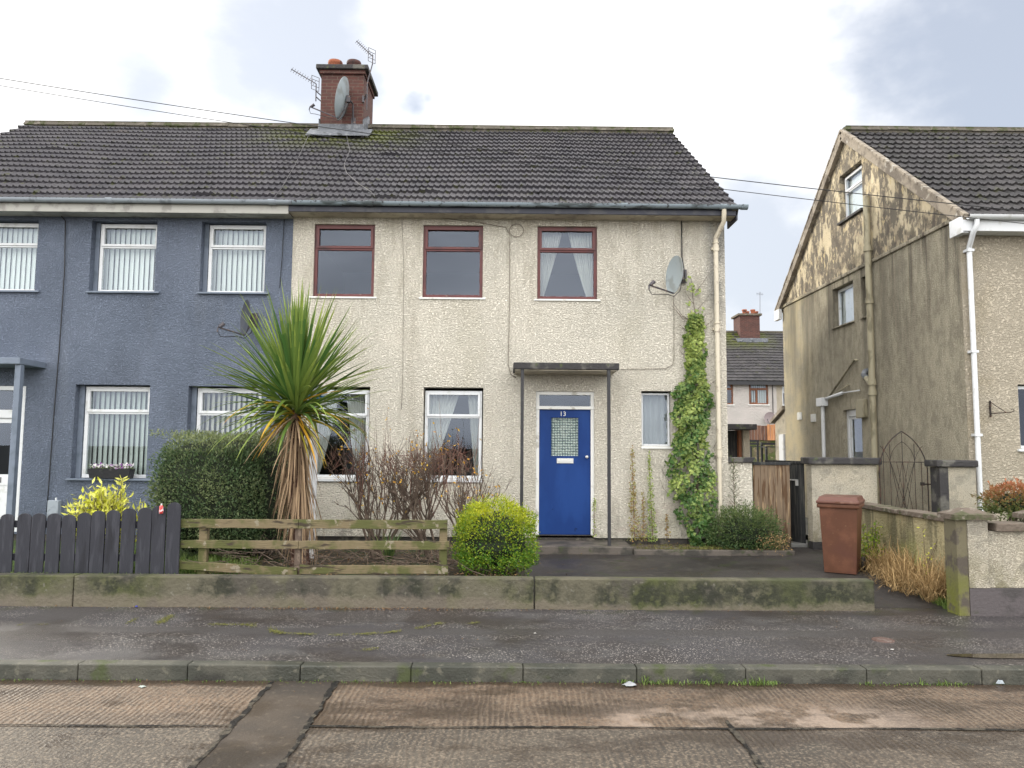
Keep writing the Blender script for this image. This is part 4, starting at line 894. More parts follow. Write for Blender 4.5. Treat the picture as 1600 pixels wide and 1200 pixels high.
# ================================================================== WALLS
b = MB(); crk = [at(835, 930, 8.15).x, at(113, 930, 8.15).x]
xs_ = sorted([-14, crk[1]-.006, crk[0]-.006, 3.93])
segs = [(-14, crk[1]-.005), (crk[1]+.005, crk[0]-.006), (crk[0]+.006, 3.93)]
for a, c in segs: b.box(a, c, 8.155, 8.315, -.05, .318)
o = b.build('low_wall', m_lowwall, bevel=.014); tag(o, 'long low mossy concrete wall along the back of the footway', 'wall')
# right neighbour's front wall
V = thing('garden_wall', (5.2, 8, 0), 'roughcast garden wall at the right with a capped end pillar and dark painted base', 'wall')
b = MB(); b.box(5.03, 14, 7.96, 8.14, .285, .865); b.box(4.815, 5.028, 7.93, 8.17, .285, .985); b.build('wall_face', m_yard, V, bevel=.006)
b = MB(); b.box(4.815, 14, 7.935, 8.15, -.02, .284); b.build('painted_base', m_dado, V, bevel=.006)
b = MB(); b.box(4.70, 4.814, 7.94, 8.165, -.02, .985); b.build('pillar_side', M('green_algae_cement', (.20, .175, .11), [((.19, .20, .035), 2.0, .35, .55, None, ('z', .7, .1)), ((.12, .10, .08), 6, .5, .62)], rough=.9, bump=[(30, .006)]), V, bevel=.008)
b = MB(); cx, cy = 4.88, 8.05; q = [(4.66, 7.89), (5.10, 7.89), (5.10, 8.21), (4.66, 8.21)]; b.face([(x, y, .986) for x, y in q][::-1])
lo = [(x, y, .986) for x, y in q]; hi = [(x, y, 1.04) for x, y in q]; tp = [(cx+(x-cx)*.25, cy+(y-cy)*.25, 1.10) for x, y in q]
for A_, B_ in ((lo, hi), (hi, tp)):
    for k in range(4): b.face([A_[k], A_[(k+1) % 4], B_[(k+1) % 4], B_[k]])
b.face(tp); b.build('pillar_cap', m_capst, V, bevel=.012)
b = MB(); x = 5.105
while x < 13.9: b.box(x, min(x+.62, 14), 7.91, 8.19, .866, .945+rnd(-.006, .008)); x += .626
b.build('coping', m_capst, V, bevel=.012)
b = MB(); cx = 5.72
b.box(5.56, 5.9, 7.93, 8.17, .95, .99); b.build('pillar_top', m_yard, V)
b = MB(); q = [(5.48, 7.88), (5.98, 7.88), (5.98, 8.22), (5.48, 8.22)]; lo = [(x, y, .991) for x, y in q]; hi = [(x, y, 1.04) for x, y in q]; tp = [(cx+(x-cx)*.25, cy+(y-8.05)*.25, 1.11) for x, y in q]
for A_, B_ in ((lo, hi), (hi, tp)):
    for k in range(4): b.face([A_[k], A_[(k+1) % 4], B_[(k+1) % 4], B_[k]])
b.face(tp); b.face(lo[::-1]); b.build('pillar_cap', m_capst, V, bevel=.012)
# dividing wall
D_ = thing('garden_wall', (5.27, 10, 0), 'algae-stained dividing wall with flat coping stones running back beside the dry grass', 'wall')
b = MB(); b.box(5.20, 5.36, 8.18, 11.88, -.02, .865); b.build('wall_face', m_flank, D_, bevel=.006)
b = MB(); y = 8.18
while y < 11.85: b.box(5.15, 5.41, y, min(y+.60, 11.88), .866, .925+rnd(-.004, .006)); y += .606
b.build('coping', m_capst, D_, bevel=.01)
# yard walls
V = thing('yard_wall', (3.9, 12.1, 0), 'short cream wall joined to the cream house with dark coping, left of the brown gate', 'wall')
b = MB(); b.box(CX1+.001, 3.93, 12.1, 12.26, .05, 1.49); b.build('wall_face', m_cream, V)
b = MB(); b.box(CX1+.001, 3.97, 12.05, 12.31, 1.491, 1.575); b.build('coping', m_coping, V, bevel=.012)
V = thing('yard_wall', (5.3, 11.9, 0), 'cream patched wall under a thick dark coping, behind the brown bin', 'wall')
b = MB(); b.box(4.80, 5.83, 11.90, 12.10, .27, 1.475); b.build('wall_face', m_yard, V, bevel=.006)
b = MB(); b.box(4.79, 5.84, 11.89, 12.11, .02, .269); b.build('painted_base', m_coping, V, bevel=.006)
b = MB(); b.box(4.73, 5.89, 11.83, 12.17, 1.476, 1.585); b.build('coping', m_coping, V, bevel=.018)
V = thing('yard_wall', (6.9, 11.9, 0), 'short beige wall with black coping between the iron gate and the right house', 'wall')
b = MB(); b.box(6.72, 7.14, 11.5, 11.74, .02, 1.455); b.build('wall_face', m_yard, V)
b = MB(); b.box(6.585, 6.719, 11.49, 11.75, .02, 1.45); b.build('painted_end', m_coping, V, bevel=.006)
b = MB(); b.box(6.52, 7.16, 11.44, 11.80, 1.456, 1.56); b.build('coping', m_coping, V, bevel=.018)
# side gate: brown boards and dark leaf
G = thing('wooden_gate', (4.2, 12.2, .1), 'brown weathered board gate beside the dark gate leaf', 'gate')
b = MB(); x = 3.96
while x < 4.54: b.box(x, x+.115, 12.14, 12.165, .13, 1.455); x += .118
b.build('boards', m_gate, G, bevel=.004)
b = MB(); b.box(3.94, 4.56, 12.12, 12.19, 1.456, 1.50); b.box(3.96, 4.54, 12.166, 12.20, .4, .5); b.box(3.96, 4.54, 12.166, 12.2, 1.1, 1.2); b.build('rails', m_gated, G, bevel=.004)
G = thing('wooden_gate', (4.78, 12.2, .1), 'black open gate leaf with a metal latch, between the brown gate and the patched wall', 'gate')
ang = math.atan2(.75, -.23)
def leafpt(u, d, z): return (4.785-.29*u-.957*0+d*.95, 12.2+.957*u+d*.29, z)
b = MB(leafpt); u = 0
while u < .85: b.box(u, u+.135, 0, .025, .16, 1.475-.0*u); u += .138
b.build('boards', m_gated, G, bevel=.003)
b = MB(leafpt); b.box(0, .95, -.03, .055, 1.476, 1.52); b.build('top_rail', m_gated, G)
b = MB(leafpt); b.box(.12, .3, -.03, -.001, 1.20, 1.22); b.box(.12, .15, -.04, -.001, 1.12, 1.22); b.build('latch', m_letter, G)
# iron gate
G = thing('iron_gate', (6.2, 11.85, .1), 'pointed-arch wrought iron garden gate beside the right house', 'gate')
b = MB(); gy = 11.82; gxl, gxr = at(1375, 760, gy).x, at(1450, 760, gy).x; gm = (gxl+gxr)/2-.01; gz = at(1412, 674, gy).z; gs = at(1412, 722, gy).z; hw = (gxr-gxl)/2
def arc(xa, za, xb, zb, bulge, n=12):
    out = []
    for k in range(n+1):
        t = k/n; x = xa+(xb-xa)*t; z = za+(zb-za)*t; nx_, nz_ = -(zb-za), (xb-xa); l = math.hypot(nx_, nz_)
        s = bulge*4*t*(1-t); out.append((x+nx_/l*s, gy, z+nz_/l*s))
    return out
spr = gs+.10
b.tube([(gxl, gy, .15)]+arc(gxl, gs-.1, gm, gz, .085), .009, 6); b.tube([(gxr, gy, .15)]+arc(gxr, gs-.1, gm, gz, -.085), .009, 6)
b.box(gxl, gxr, gy-.006, gy+.006, gs-.006, gs+.006); b.box(gxl, gxr, gy-.006, gy+.006, .22, .24)
b.build('arched_frame', m_rust, G, smooth=False)
b = MB()
def frametop(x): u = (x-gm)/hw; return gz-(gz-gs+.1)*abs(u)**1.75
for f_ in (-.52, 0, .5): x = gm+hw*f_; b.tube([(x, gy, .24), (x, gy, frametop(x)-.02)], .006, 5)
b.tube([(gm+hw*.78, gy, .24), (gm+hw*.78, gy, gs)], .006, 5)
b.tube([(gm-hw*.8, gy, .24), (gm-hw*.8, gy, gs+.25)], .006, 5)
b.tube(arc(gm-hw*.52, gs, gm, gz-.16, .05), .0045, 5); b.tube(arc(gm+hw*.5, gs, gm, gz-.16, -.05), .0045, 5)
b.tube(arc(gm-hw*.52, gs, gm-hw*.92, gs+.25, -.02), .0045, 5); b.tube(arc(gm+hw*.5, gs, gm+hw*.85, gs+.25, .02), .0045, 5)
for k in range(5):
    za = gs-.05-k*.0; x0 = gm-hw*.5; w = hw
    b.tube([(x0+w*k*.25-w*.25, gy, gs), (x0+w*k*.25+w*.35, gy, .3)] if k < 4 and k > 0 else [(x0, gy, gs), (x0+w*.95, gy, .35)], .0045, 5)
    b.tube([(x0+w-w*k*.25+w*.25, gy+.008, gs), (x0+w-w*k*.25-w*.35, gy+.008, .3)] if k < 4 and k > 0 else [(x0+w, gy+.008, gs), (x0+w*.05, gy+.008, .35)], .0045, 5)
b.build('bars', m_rust, G)
b = MB(); b.box(gm+hw*.72, gxr+.05, gy-.02, gy+.01, 1.17, 1.19); b.box(gm+hw*.72, gm+hw*.85, gy-.03, gy+.01, 1.16, 1.21); b.build('latch', m_rust, G)
# background yard
V = thing('outhouse', (8.2, 24, 0), 'dark doorway under a black slab canopy with a cream post, beyond the side gate', 'outbuilding')
yy = 24.; a0, a1 = at(1141, 664, yy), at(1175, 672, yy)
b = MB(); b.box(6.0, a1.x, yy-.5, yy+.4, a1.z, a0.z+.02); b.build('canopy', m_coping, V, bevel=.02)
e0 = at(1160, 700, yy).x; e1 = at(1170, 700, yy).x
b = MB(); b.box(e0, e1, yy-.1, yy+.1, 0, a1.z-.01); b.build('post', m_front, V)
b = MB(); b.box(6.0, e0-.01, yy+.2, yy+.25, 0, a1.z-.01); b.build('door', m_gated, V)
b = MB(); b.box(e0-.11, e0-.02, yy+.0, yy+.19, 0, a1.z-.01); b.build('door_frame', m_brown, V)
f0, f1 = at(1170, 663, 33), at(1224, 688, 33)
V = thing('board_fence', (f0.x, 33, 0), 'orange and brown vertical board fence standing on a mossy bank behind the gate', 'fence')
b = MB(); x = at(1185, 0, 33).x
while x < f1.x+.6: b.box(x, x+.13, 33, 33.03, f1.z, f0.z+rnd(-.02, .02)); x += .145
b.build('orange_boards', m_fenceo, V)
b = MB(); x = f0.x-.6
while x < at(1184, 0, 33).x: b.box(x, x+.13, 33.05, 33.08, f1.z-.0, f0.z-.04+rnd(-.02, .02)); x += .145
b.build('brown_boards', m_fenceb, V)
b = MB(); b.box(f0.x-2, f1.x+2, 33.1, 33.4, 0, f1.z); b.build('retaining_wall', M('mossy_bank_wall', (.12, .10, .06), [((.07, .09, .025), 3, .4, .6), ((.2, .16, .1), 6, .55, .66)], rough=.95, bump=[(8, .05)]), V)
def bench(pxa, pxb, pz0, pz1, yy, label):
    a, c = at(pxa, pz0, yy), at(pxb, pz1, yy); V = thing('garden_bench', (a.x, yy, 0), label, 'bench', 'black slatted garden furniture behind the gate')
    b = MB(); z = c.z+.22
    while z < a.z: b.box(a.x, c.x, yy+.38, yy+.41, z, z+.07); z += .10
    b.build('backrest', m_black, V)
    b = MB()
    for k in range(4): b.box(a.x, c.x, yy+k*.1, yy+k*.1+.08, c.z+.14, c.z+.17)
    b.build('seat', m_black, V)
    for x in (a.x+.03, c.x-.03):
        b = MB(); b.box(x-.03, x+.03, yy-.01, yy+.05, 0.05, c.z+.139); b.box(x-.03, x+.03, yy+.42, yy+.47, .05, a.z); b.build('leg', m_black, V)
bench(1172, 1192, 690, 705, 26, 'black slatted bench further back in the yard, beside the cream post')
bench(1196, 1223, 691, 706, 24, 'black slatted bench in the yard nearest the right house')
# outhouse by the right house
V = thing('outhouse', (7.6, 20.6, 0), 'cream outhouse with a sloping roof edge just behind the right house', 'outbuilding')
b = MB(); b.prism([(7.22, 19.475, .05), (7.22, 20.25, .05), (7.22, 20.25, 2.42), (7.22, 19.475, 2.70)], (0, 0, 0), (2.2, 0, 0)); b.build('wall', m_yard, V)
b = MB(); b.prism([(7.14, 19.472, 2.74), (7.14, 20.42, 2.40), (7.14, 20.42, 2.49), (7.14, 19.472, 2.84)], (0, 0, 0), (2.4, 0, 0)); b.build('roof', m_mortar, V)
b = MB(); b.box(7.17, 7.218, 19.55, 19.86, .1, 2.1); b.build('door', m_white, V)
for (ya, yb_, za, zb), lb in ((opsT[0], 'white panel added behind the attic window of the stained gable to mimic reflected sky'), (opsG[0], 'white panel added behind the first-floor gable window to mimic reflected sky')):
    b = MB(); b.box(GX+.195, GX+.202, ya+.06, yb_-.06, za+.05, zb-.05); b.box(GX+.19, GX+.21, ya+.06, yb_-.06, zb-.07, zb-.049)  # added white panels stand in for bright sky reflected in the panes
    tag(b.build('white_pane_backing', m_white), lb, 'blind')
# ================================================================== FENCES
Fc = thing('picket_fence', (-6, 8.45, .25), 'charcoal round-topped picket fence on the low wall in front of the blue-grey house', 'fence')
pk = [(12, 803), (38, 802), (61, 802), (85, 802), (109, 804), (131, 801), (154, 798), (177, 797), (201, 794), (226, 793), (249, 790), (273, 785)]
pk = [(12-24.2*k, 803+rnd(-1, 1)) for k in range(8, 0, -1)]+pk
for i, (px, py) in enumerate(pk):
    yF = 8.46; t = at(px, py, yF); bt = at(px-1, 893, yF); w = .076; b = MB(); r_ = w
    pts = [(t.x-w, .24), (t.x+w, .24)]+[(t.x+w*math.cos(a), t.z-.055+.055*math.sin(a)) for a in [math.pi*k/8 for k in range(9)]]
    dy = rnd(-.006, .006); tl = rnd(-.008, .008)
    b.prism([(x+(z-.24)*tl, yF+dy, z) for x, z in pts], (0, 0, 0), (0, .02, 0)); b.build('picket', m_blackwood, Fc, bevel=.004)
x0, x1 = at(-190, 0, 8.46).x, at(276, 0, 8.46).x
for z in (.42, .78): b = MB(); b.box(x0, x1, 8.49, 8.53, z, z+.075); b.build('rail', m_blackwood, Fc)
Fr = thing('rail_fence', (-3, 8.5, .25), 'mossy three-rail timber fence in front of the palm and bare shrubs', 'fence')
yF = 8.50
def rl(x0, ya0, yb0, x1, ya1, yb1, d=0):
    A0, A1, C0, C1 = at(x0, ya0, yF), at(x0, yb0, yF), at(x1, ya1, yF), at(x1, yb1, yF); b = MB()
    n = 14; prev = None
    for k in range(n+1):
        f_ = k/n; tt = A0.lerp(C0, f_); bb = A1.lerp(C1, f_); w1, w2 = rnd(-.003, .003), rnd(-.003, .003)
        ring_ = [b.vert((tt.x, yF+d, bb.z+w1)), b.vert((tt.x, yF+d, tt.z+w2)), b.vert((tt.x, yF+.035+d, tt.z+w2)), b.vert((tt.x, yF+.035+d, bb.z+w1))]
        if prev:
            for j in range(4): b.f.append([prev[j], prev[(j+1) % 4], ring_[(j+1) % 4], ring_[j]]); b.t.append(0.)
        else: b.f.append(ring_[::-1]); b.t.append(0.)
        prev = ring_
    b.f.append(prev); b.t.append(0.); b.build('rail', m_rail, Fr, bevel=.004)
rl(282, 811, 824.5, 466, 812, 826); rl(466.5, 812, 826, 699, 813, 827)
rl(282, 844, 856.5, 466, 845, 858); rl(466.5, 845, 858, 702, 846, 859)
rl(279, 876, 889, 464, 888, 902); rl(468, 883, 897, 700, 884, 897)
for px, pw, top in ((319, 13, 822), (467, 9, 812), (693, 12, 826)):
    a, c = at(px-pw/2, top, yF+.06), at(px+pw/2, top, yF+.06); b = MB(); b.box(a.x, c.x, yF+.037, yF+.11, .2, a.z); b.build('post', m_rail if px != 467 else m_bark, Fr, bevel=.005)
# lantern on the picket fence
q = at(252, 796, 8.44); L_ = thing('lantern', q, 'small red and clear hanging ornament on the picket fence', 'ornament')
b = MB(); b.lathe([(0, -.045), (.022, -.045), (.024, -.01), (.020, .01), (.022, .03), (.010, .045), (0, .045)], q, 12); b.build('body', M('red_glass', (.55, .05, .05), [((.8, .75, .75), 40, .5, .6)], rough=.3), L_, smooth=True)
b = MB(); b.tube([q+Vector((0, 0, .04)), q+Vector((0, 0, .065))], .01, 8); b.build('cap', m_letter, L_)
# sale board
S_ = thing('sign_board', at(494, 880, 10.1), 'white estate agent board with blue marks on a white post, behind the palm', 'sign')
yS = 10.1; q0, q1 = at(489, 612, yS), at(499, 884, yS)
b = MB(); b.box(q0.x, q0.x+.075, yS, yS+.05, .2, at(494, 606, yS).z); b.build('post', M('flaking_white_paint', (.72, .73, .76), [((.22, .20, .19), 9, .54, .60, None, ('z', .7, .2)), ((.5, .5, .5), 6, .58, .66)], rough=.5), S_, bevel=.003)
a, c = at(446, 604, yS), at(511, 634, yS)
b = MB(); b.box(a.x, c.x, yS-.014, yS-.002, c.z, a.z); sb = b.build('board', m_white, S_, bevel=.002)
b = MB(); mb_ = M('blue_print', (.02, .22, .55), rough=.4)
for k, (xa, ya, xb, yb, r_) in enumerate(((450, 628, 470, 610, .012), (470, 626, 492, 612, .012), (489, 630, 506, 612, .010), (496, 614, 508, 626, .008), (490, 620, 510, 619, .006), (452, 614, 466, 630, .008))):
    A, C_ = at(xa, ya, yS-.016), at(xb, yb, yS-.016); b.beam(A, C_, .003, r_*2, (1, 0, 0) if abs(A.x-C_.x) < abs(A.z-C_.z) else (0, 0, 1))
b.build('print', mb_, sb)
# ================================================================== WHEELIE BIN
W_ = thing('wheelie_bin', (4.58, 10.0, .118), 'brown wheelie bin standing at the end of the low wall', 'bin')
gz0 = .118; bx, by = 0., -.28; BC = at(1317, 890, 10.1); BA = R(-31)
def bt(x, y, z): x, y, z = x*.89, y*.92, .118+(z-.118)*.90; return (BC.x+x*math.cos(BA)-y*math.sin(BA), 10.1+x*math.sin(BA)+y*math.cos(BA), z)
def taper(x0, x1, y0, y1, z0, X0, X1, Y0, Y1, z1, b):
    lo = [(x0, y0, z0), (x1, y0, z0), (x1, y1, z0), (x0, y1, z0)]; hi = [(X0, Y0, z1), (X1, Y0, z1), (X1, Y1, z1), (X0, Y1, z1)]
    b.face(lo[::-1]); b.face(hi)
    for k in range(4): b.face([lo[k], lo[(k+1) % 4], hi[(k+1) % 4], hi[k]])
b = MB(bt); taper(bx-.215, bx+.215, by, by+.48, gz0, bx-.255, bx+.255, by-.05, by+.58, gz0+.93, b); b.build('body', m_bin, W_, bevel=.03)
b = MB(bt); b.box(bx-.285, bx+.285, by-.085, by+.64, gz0+.925, gz0+.985); b.build('rim', m_bin, W_, bevel=.014)
b = MB(bt); b.box(bx-.292, bx+.292, by-.10, by+.66, gz0+.987, gz0+1.03); taper(bx-.275, bx+.275, by-.075, by+.64, gz0+1.031, bx-.255, bx+.255, by-.03, by+.60, gz0+1.085, b); b.build('lid', m_binlid, W_, bevel=.012)
b = MB(bt); b.tube([(bx-.24, by+.70, gz0+.96), (bx+.24, by+.70, gz0+.96)], .014, 8); b.build('handle', m_bin, W_)
b = MB(bt); b.box(bx-.03, bx+.03, by-.103, by-.0995, gz0+.995, gz0+1.018); b.build('lid_grip', m_bin, W_)
for s_ in (-1, 1):
    b = MB(bt); b.lathe([(.03, -.025), (.085, -.025), (.1, -.015), (.1, .015), (.085, .025), (.03, .025)], (bx+s_*.262, by+.47, gz0+.10), 20, Matrix(((0, 0, 1), (0, 1, 0), (1, 0, 0)))); b.build('wheel', m_rubber, W_, smooth=True, auto=40)
# ================================================================== WINDOW BOX, CURTAINS, BLINDS
q0, q1 = at(138, 735, 11.9), at(203, 750, 11.9)
X_ = thing('window_box', ((q0.x+q1.x)/2, 11.9, q1.z), 'dark trough of small white and purple flowers on the blue-grey ground-floor sill', 'planter')
b = MB(); taper(q0.x+.02, q1.x-.02, 11.9, 12.04, 1.178, q0.x, q1.x, 11.87, 12.06, 1.178+.15, b); b.build('trough', m_black, X_, bevel=.006)
fl = leafmat('small_flower', (.75, .74, .72), (.30, .08, .38)); b = MB(); b2 = MB()
for k in range(260):
    c = Vector((rnd(q0.x+.02, q1.x-.02), rnd(11.88, 12.05), 1.33+rnd(0, .07)))
    b.leaf(c, rdir(), rdir(), .035, .03, random.choice((0, 0, .1, 1)))
for k in range(300): b2.leaf(Vector((rnd(q0.x+.01, q1.x-.01), rnd(11.88, 12.05), 1.31+rnd(0, .05))), rdir(), rdir(), .04, .02, rnd(0, 1))
b.build('flowers', fl, X_, recalc=False); b2.build('leaves', l_ever, X_, recalc=False)
def cu(x0, x1, z0, z1, left, tie, wtop, label, mat=m_net, full=False):
    o = curtain('net_curtain', x0, x1, z0, z1, 12.22, mat, left, tie, label=label, full=full, wtop=wtop); tag(o, label, 'curtain', 'net curtains in the cream house')
cu(.53, 1.41, 4.1, 5.25, True, .04, .42, 'left half of the white net curtain in the right-hand upstairs red window')
cu(.53, 1.41, 4.1, 5.25, False, .10, .48, 'right half of the white net curtain in the right-hand upstairs red window')
cu(-3.1, -2.2, 1.2, 2.6, True, .10, .46, 'left net curtain in the downstairs window behind the palm')
cu(-3.1, -2.2, 1.2, 2.6, False, .22, .44, 'right net curtain in the downstairs window behind the palm')
cu(-1.28, -.4, 1.2, 2.6, True, .05, .60, 'left net curtain in the downstairs window behind the bare shrubs')
cu(-1.28, -.4, 1.2, 2.6, False, .10, .26, 'right net curtain in the downstairs window behind the bare shrubs')
cu(2.17, 2.61, 1.76, 2.6, True, 1, 1, 'full grey net curtain in the small window beside the ivy', m_netg, True)
blinds(-8.58, -7.6, 4.2, 5.28, 12.27, m_blind, 'pale vertical blind in the leftmost upstairs blue-house window', -20)
blinds(-6.64, -5.69, 4.2, 5.28, 12.27, m_blind, 'pale vertical blind in the middle upstairs blue-house window', -24)
blinds(-4.87, -3.93, 4.2, 5.28, 12.27, m_blind, 'pale vertical blind in the upstairs blue-house window nearest the cream wall', -28)
blinds(-6.75, -5.68, 1.2, 2.62, 12.27, m_blindg, 'grey-green vertical blind above the window box', -30)
blinds(-4.96, -3.91, 1.2, 2.62, 12.27, m_blindb, 'cream vertical blind in the window above the hedge', -42)
# ================================================================== VEGETATION
def n3(p, s=1.):   # cheap smooth lumpiness
    return (math.sin(p.x*2.1*s+1.3*math.sin(p.z*1.7*s))+math.sin(p.z*2.7*s+p.y*1.9*s)+math.sin((p.x-p.y)*3.3*s+2))/3
# hedge
Hd = thing('hedge', (-3.9, 10.2, .25), 'dark green clipped privet hedge between the two front gardens', 'hedge')
hx0, hx1, hy0, hy1, hz1 = at(207, 750, 9.6).x, at(432, 750, 9.6).x, 9.6, 11.3, at(300, 679, 9.6).z
def hpt(u, v, d):
    # u,v param on a rounded box shell
    pass
b = MB(); co = MB()
cxm, cym, hw_, hd_ = (hx0+hx1)/2, (hy0+hy1)/2, (hx1-hx0)/2, (hy1-hy0)/2
def superell(dv):
    # radius along direction for a rounded box
    k = 3.3; ex = abs(dv.x/hw_)**k+abs(dv.y/hd_)**k+abs(dv.z/((hz1-.2)/2))**k
    return ex**(-1/k)
zc = .2+(hz1-.2)/2
cnt = 0
while cnt < 17000:
    p_ = random.random()
    if p_ < .62: t0 = Vector((rnd(-hw_, hw_), -hd_, rnd(-1, 1)*(hz1-.2)/2))
    elif p_ < .84: t0 = Vector((rnd(-hw_, hw_), rnd(-hd_, hd_), (hz1-.2)/2))
    else: t0 = Vector((random.choice((-1, 1))*hw_, rnd(-hd_, hd_), rnd(-1, 1)*(hz1-.2)/2))
    r_ = superell(t0); q = Vector((cxm, cym, zc))+t0*r_
    lump = .09*n3(q, 1.6)+.045*n3(q, 5)
    nrm = Vector((t0.x/hw_**2, t0.y/hd_**2, t0.z/((hz1-.2)/2)**2)).normalized()
    q += nrm*(lump-random.random()**1.6*.16+.01)
    if q.z < .22: q.z = rnd(.22, .4)
    if random.random() < .15 and n3(q, 4) > .3: continue
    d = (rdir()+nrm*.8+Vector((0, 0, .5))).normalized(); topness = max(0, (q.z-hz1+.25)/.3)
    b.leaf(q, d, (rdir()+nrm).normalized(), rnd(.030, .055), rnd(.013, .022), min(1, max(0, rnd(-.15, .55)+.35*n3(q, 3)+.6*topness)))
    cnt += 1
for k in range(500):    # shoots on top
    x, y = rnd(hx0+.1, hx1-.1), rnd(hy0+.05, hy1); q = Vector((x, y, hz1-.06+.07*n3(Vector((x, y, hz1)), 1.6)))
    for j in range(4): b.leaf(q+Vector((0, 0, j*.022)), (rdir()+Vector((0, 0, 1.2))).normalized(), rdir(), .04, .013, rnd(.3, 1))
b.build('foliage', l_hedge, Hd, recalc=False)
n = 14; vs = []
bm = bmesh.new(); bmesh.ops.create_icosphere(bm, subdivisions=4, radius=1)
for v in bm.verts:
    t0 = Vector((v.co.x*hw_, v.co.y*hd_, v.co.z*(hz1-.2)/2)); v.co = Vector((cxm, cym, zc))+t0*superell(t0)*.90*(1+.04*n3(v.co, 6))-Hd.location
me = bpy.data.meshes.new('inner_core'); bm.to_mesh(me); bm.free(); me.materials.append(l_core); o = bpy.data.objects.new('inner_core', me); COL.objects.link(o); o.parent = Hd
def bushy(name, c, rx, ry, rz, leafm, n, label, cat, size=(.02, .035), wid=.45, yel=None, lump=.12, tintf=None, droop=0, core=.72, up_=.4, box=1.):
    t = thing(name, (c[0], c[1], c[2]-rz), label, cat); b = MB(); c = Vector(c)
    for _ in range(n):
        d = rdir()
        if d.z < -.55: d.z *= .5; d.normalize()
        bp_ = lambda v: math.copysign(abs(v)**box, v); q = Vector((bp_(d.x)*rx, bp_(d.y)*ry, bp_(d.z)*rz)); l = 1+lump*n3(d*2.2, 2)+lump*.6*n3(d*3, 5)
        q = c+q*(l*(1-random.random()**1.5*.30)); 
        if q.z < c.z-rz: q.z = c.z-rz+rnd(0, .1)
        dd = (rdir()+d*.9+Vector((0, 0, up_-droop))).normalized(); L = rnd(*size)
        tt = tintf(q, d) if tintf else rnd(0, 1)
        b.leaf(q, dd, (rdir()+d).normalized(), L, L*wid, min(1, max(0, tt)))
    b.build('foliage', leafm, t, recalc=False)
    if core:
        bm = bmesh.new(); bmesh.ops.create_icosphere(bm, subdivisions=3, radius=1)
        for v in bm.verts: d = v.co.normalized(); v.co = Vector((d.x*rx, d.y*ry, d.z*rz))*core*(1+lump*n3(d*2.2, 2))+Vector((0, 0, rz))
        me = bpy.data.meshes.new('inner_core'); bm.to_mesh(me); bm.free(); me.materials.append(l_core); o = bpy.data.objects.new('inner_core', me); COL.objects.link(o); o.parent = t
    return t
yb = 8.95; cb = at(774, 850, yb); rz_ = (at(774, 783, yb).z-.18)/2
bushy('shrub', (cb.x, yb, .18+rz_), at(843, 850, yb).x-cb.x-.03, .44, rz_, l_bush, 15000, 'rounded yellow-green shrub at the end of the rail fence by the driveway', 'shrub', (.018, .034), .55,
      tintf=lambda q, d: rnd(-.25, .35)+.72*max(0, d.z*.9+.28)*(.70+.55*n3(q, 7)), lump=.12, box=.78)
t_ = bpy.data.objects['shrub']; b = MB()
for _ in range(90):      # whippy shoots
    a = rnd(0, 6.28); r_ = rnd(.1, .95); q = Vector((cb.x+math.cos(a)*.52*r_, yb+math.sin(a)*.45*r_, .18+rz_+rz_*math.sqrt(max(0, 1-r_*r_))*.98)); d = Vector((rnd(-.4, .4), rnd(-.4, .2), 1)).normalized()
    for j in range(9): b.leaf(q+d*j*.013, (rdir()+d).normalized(), rdir(), .022, .009, rnd(.2, .9))
b.build('shoots', l_bush, t_, recalc=False)
# golden shrub behind the pickets
qg = at(163, 785, 9.0); t_ = thing('shrub', (qg.x, 9.0, .25), 'bright golden-leaved shrub showing above the picket fence', 'shrub'); b = MB(); st = MB()
for _ in range(330):
    a = rnd(0, 6.28); sp_ = rnd(.1, 1); tip = Vector((qg.x+math.cos(a)*.46*sp_+.02, 9.0+math.sin(a)*.35*sp_, .25+rnd(.55, .98)-.32*sp_+(.12 if rnd(0, 1) < .2 else 0)))
    base = Vector((qg.x+rnd(-.05, .05), 9.0+rnd(-.05, .05), .27)); mid = base.lerp(tip, .5)+Vector((0, 0, .08)); st.tube([base, mid, tip], [.006, .004, .002], 4)
    dd = (tip-mid).normalized()
    for j in range(11):
        q = base.lerp(tip, .35+.065*j)+Vector((0, 0, .05)); b.leaf(q, (dd*.6+rdir()*.9+Vector((0, 0, .15))).normalized(), (Vector((0, 0, 1))+rdir()*.6).normalized(), rnd(.06, .10), rnd(.026, .040), rnd(0, 1)**1.2)
q = at(190, 752, 9.0)
for j in range(26): dd = rdir(); dd.z = abs(dd.z)*.8; b.leaf(q+Vector((rnd(-.03, .03), 0, rnd(-.12, .03))), dd, rdir(), rnd(.07, .1), .024, rnd(.3, 1))
st.tube([(q.x-.02, 9, .3), q], .005, 4)
b.build('foliage', l_gold, t_, recalc=False); st.build('stems', m_bark, t_)
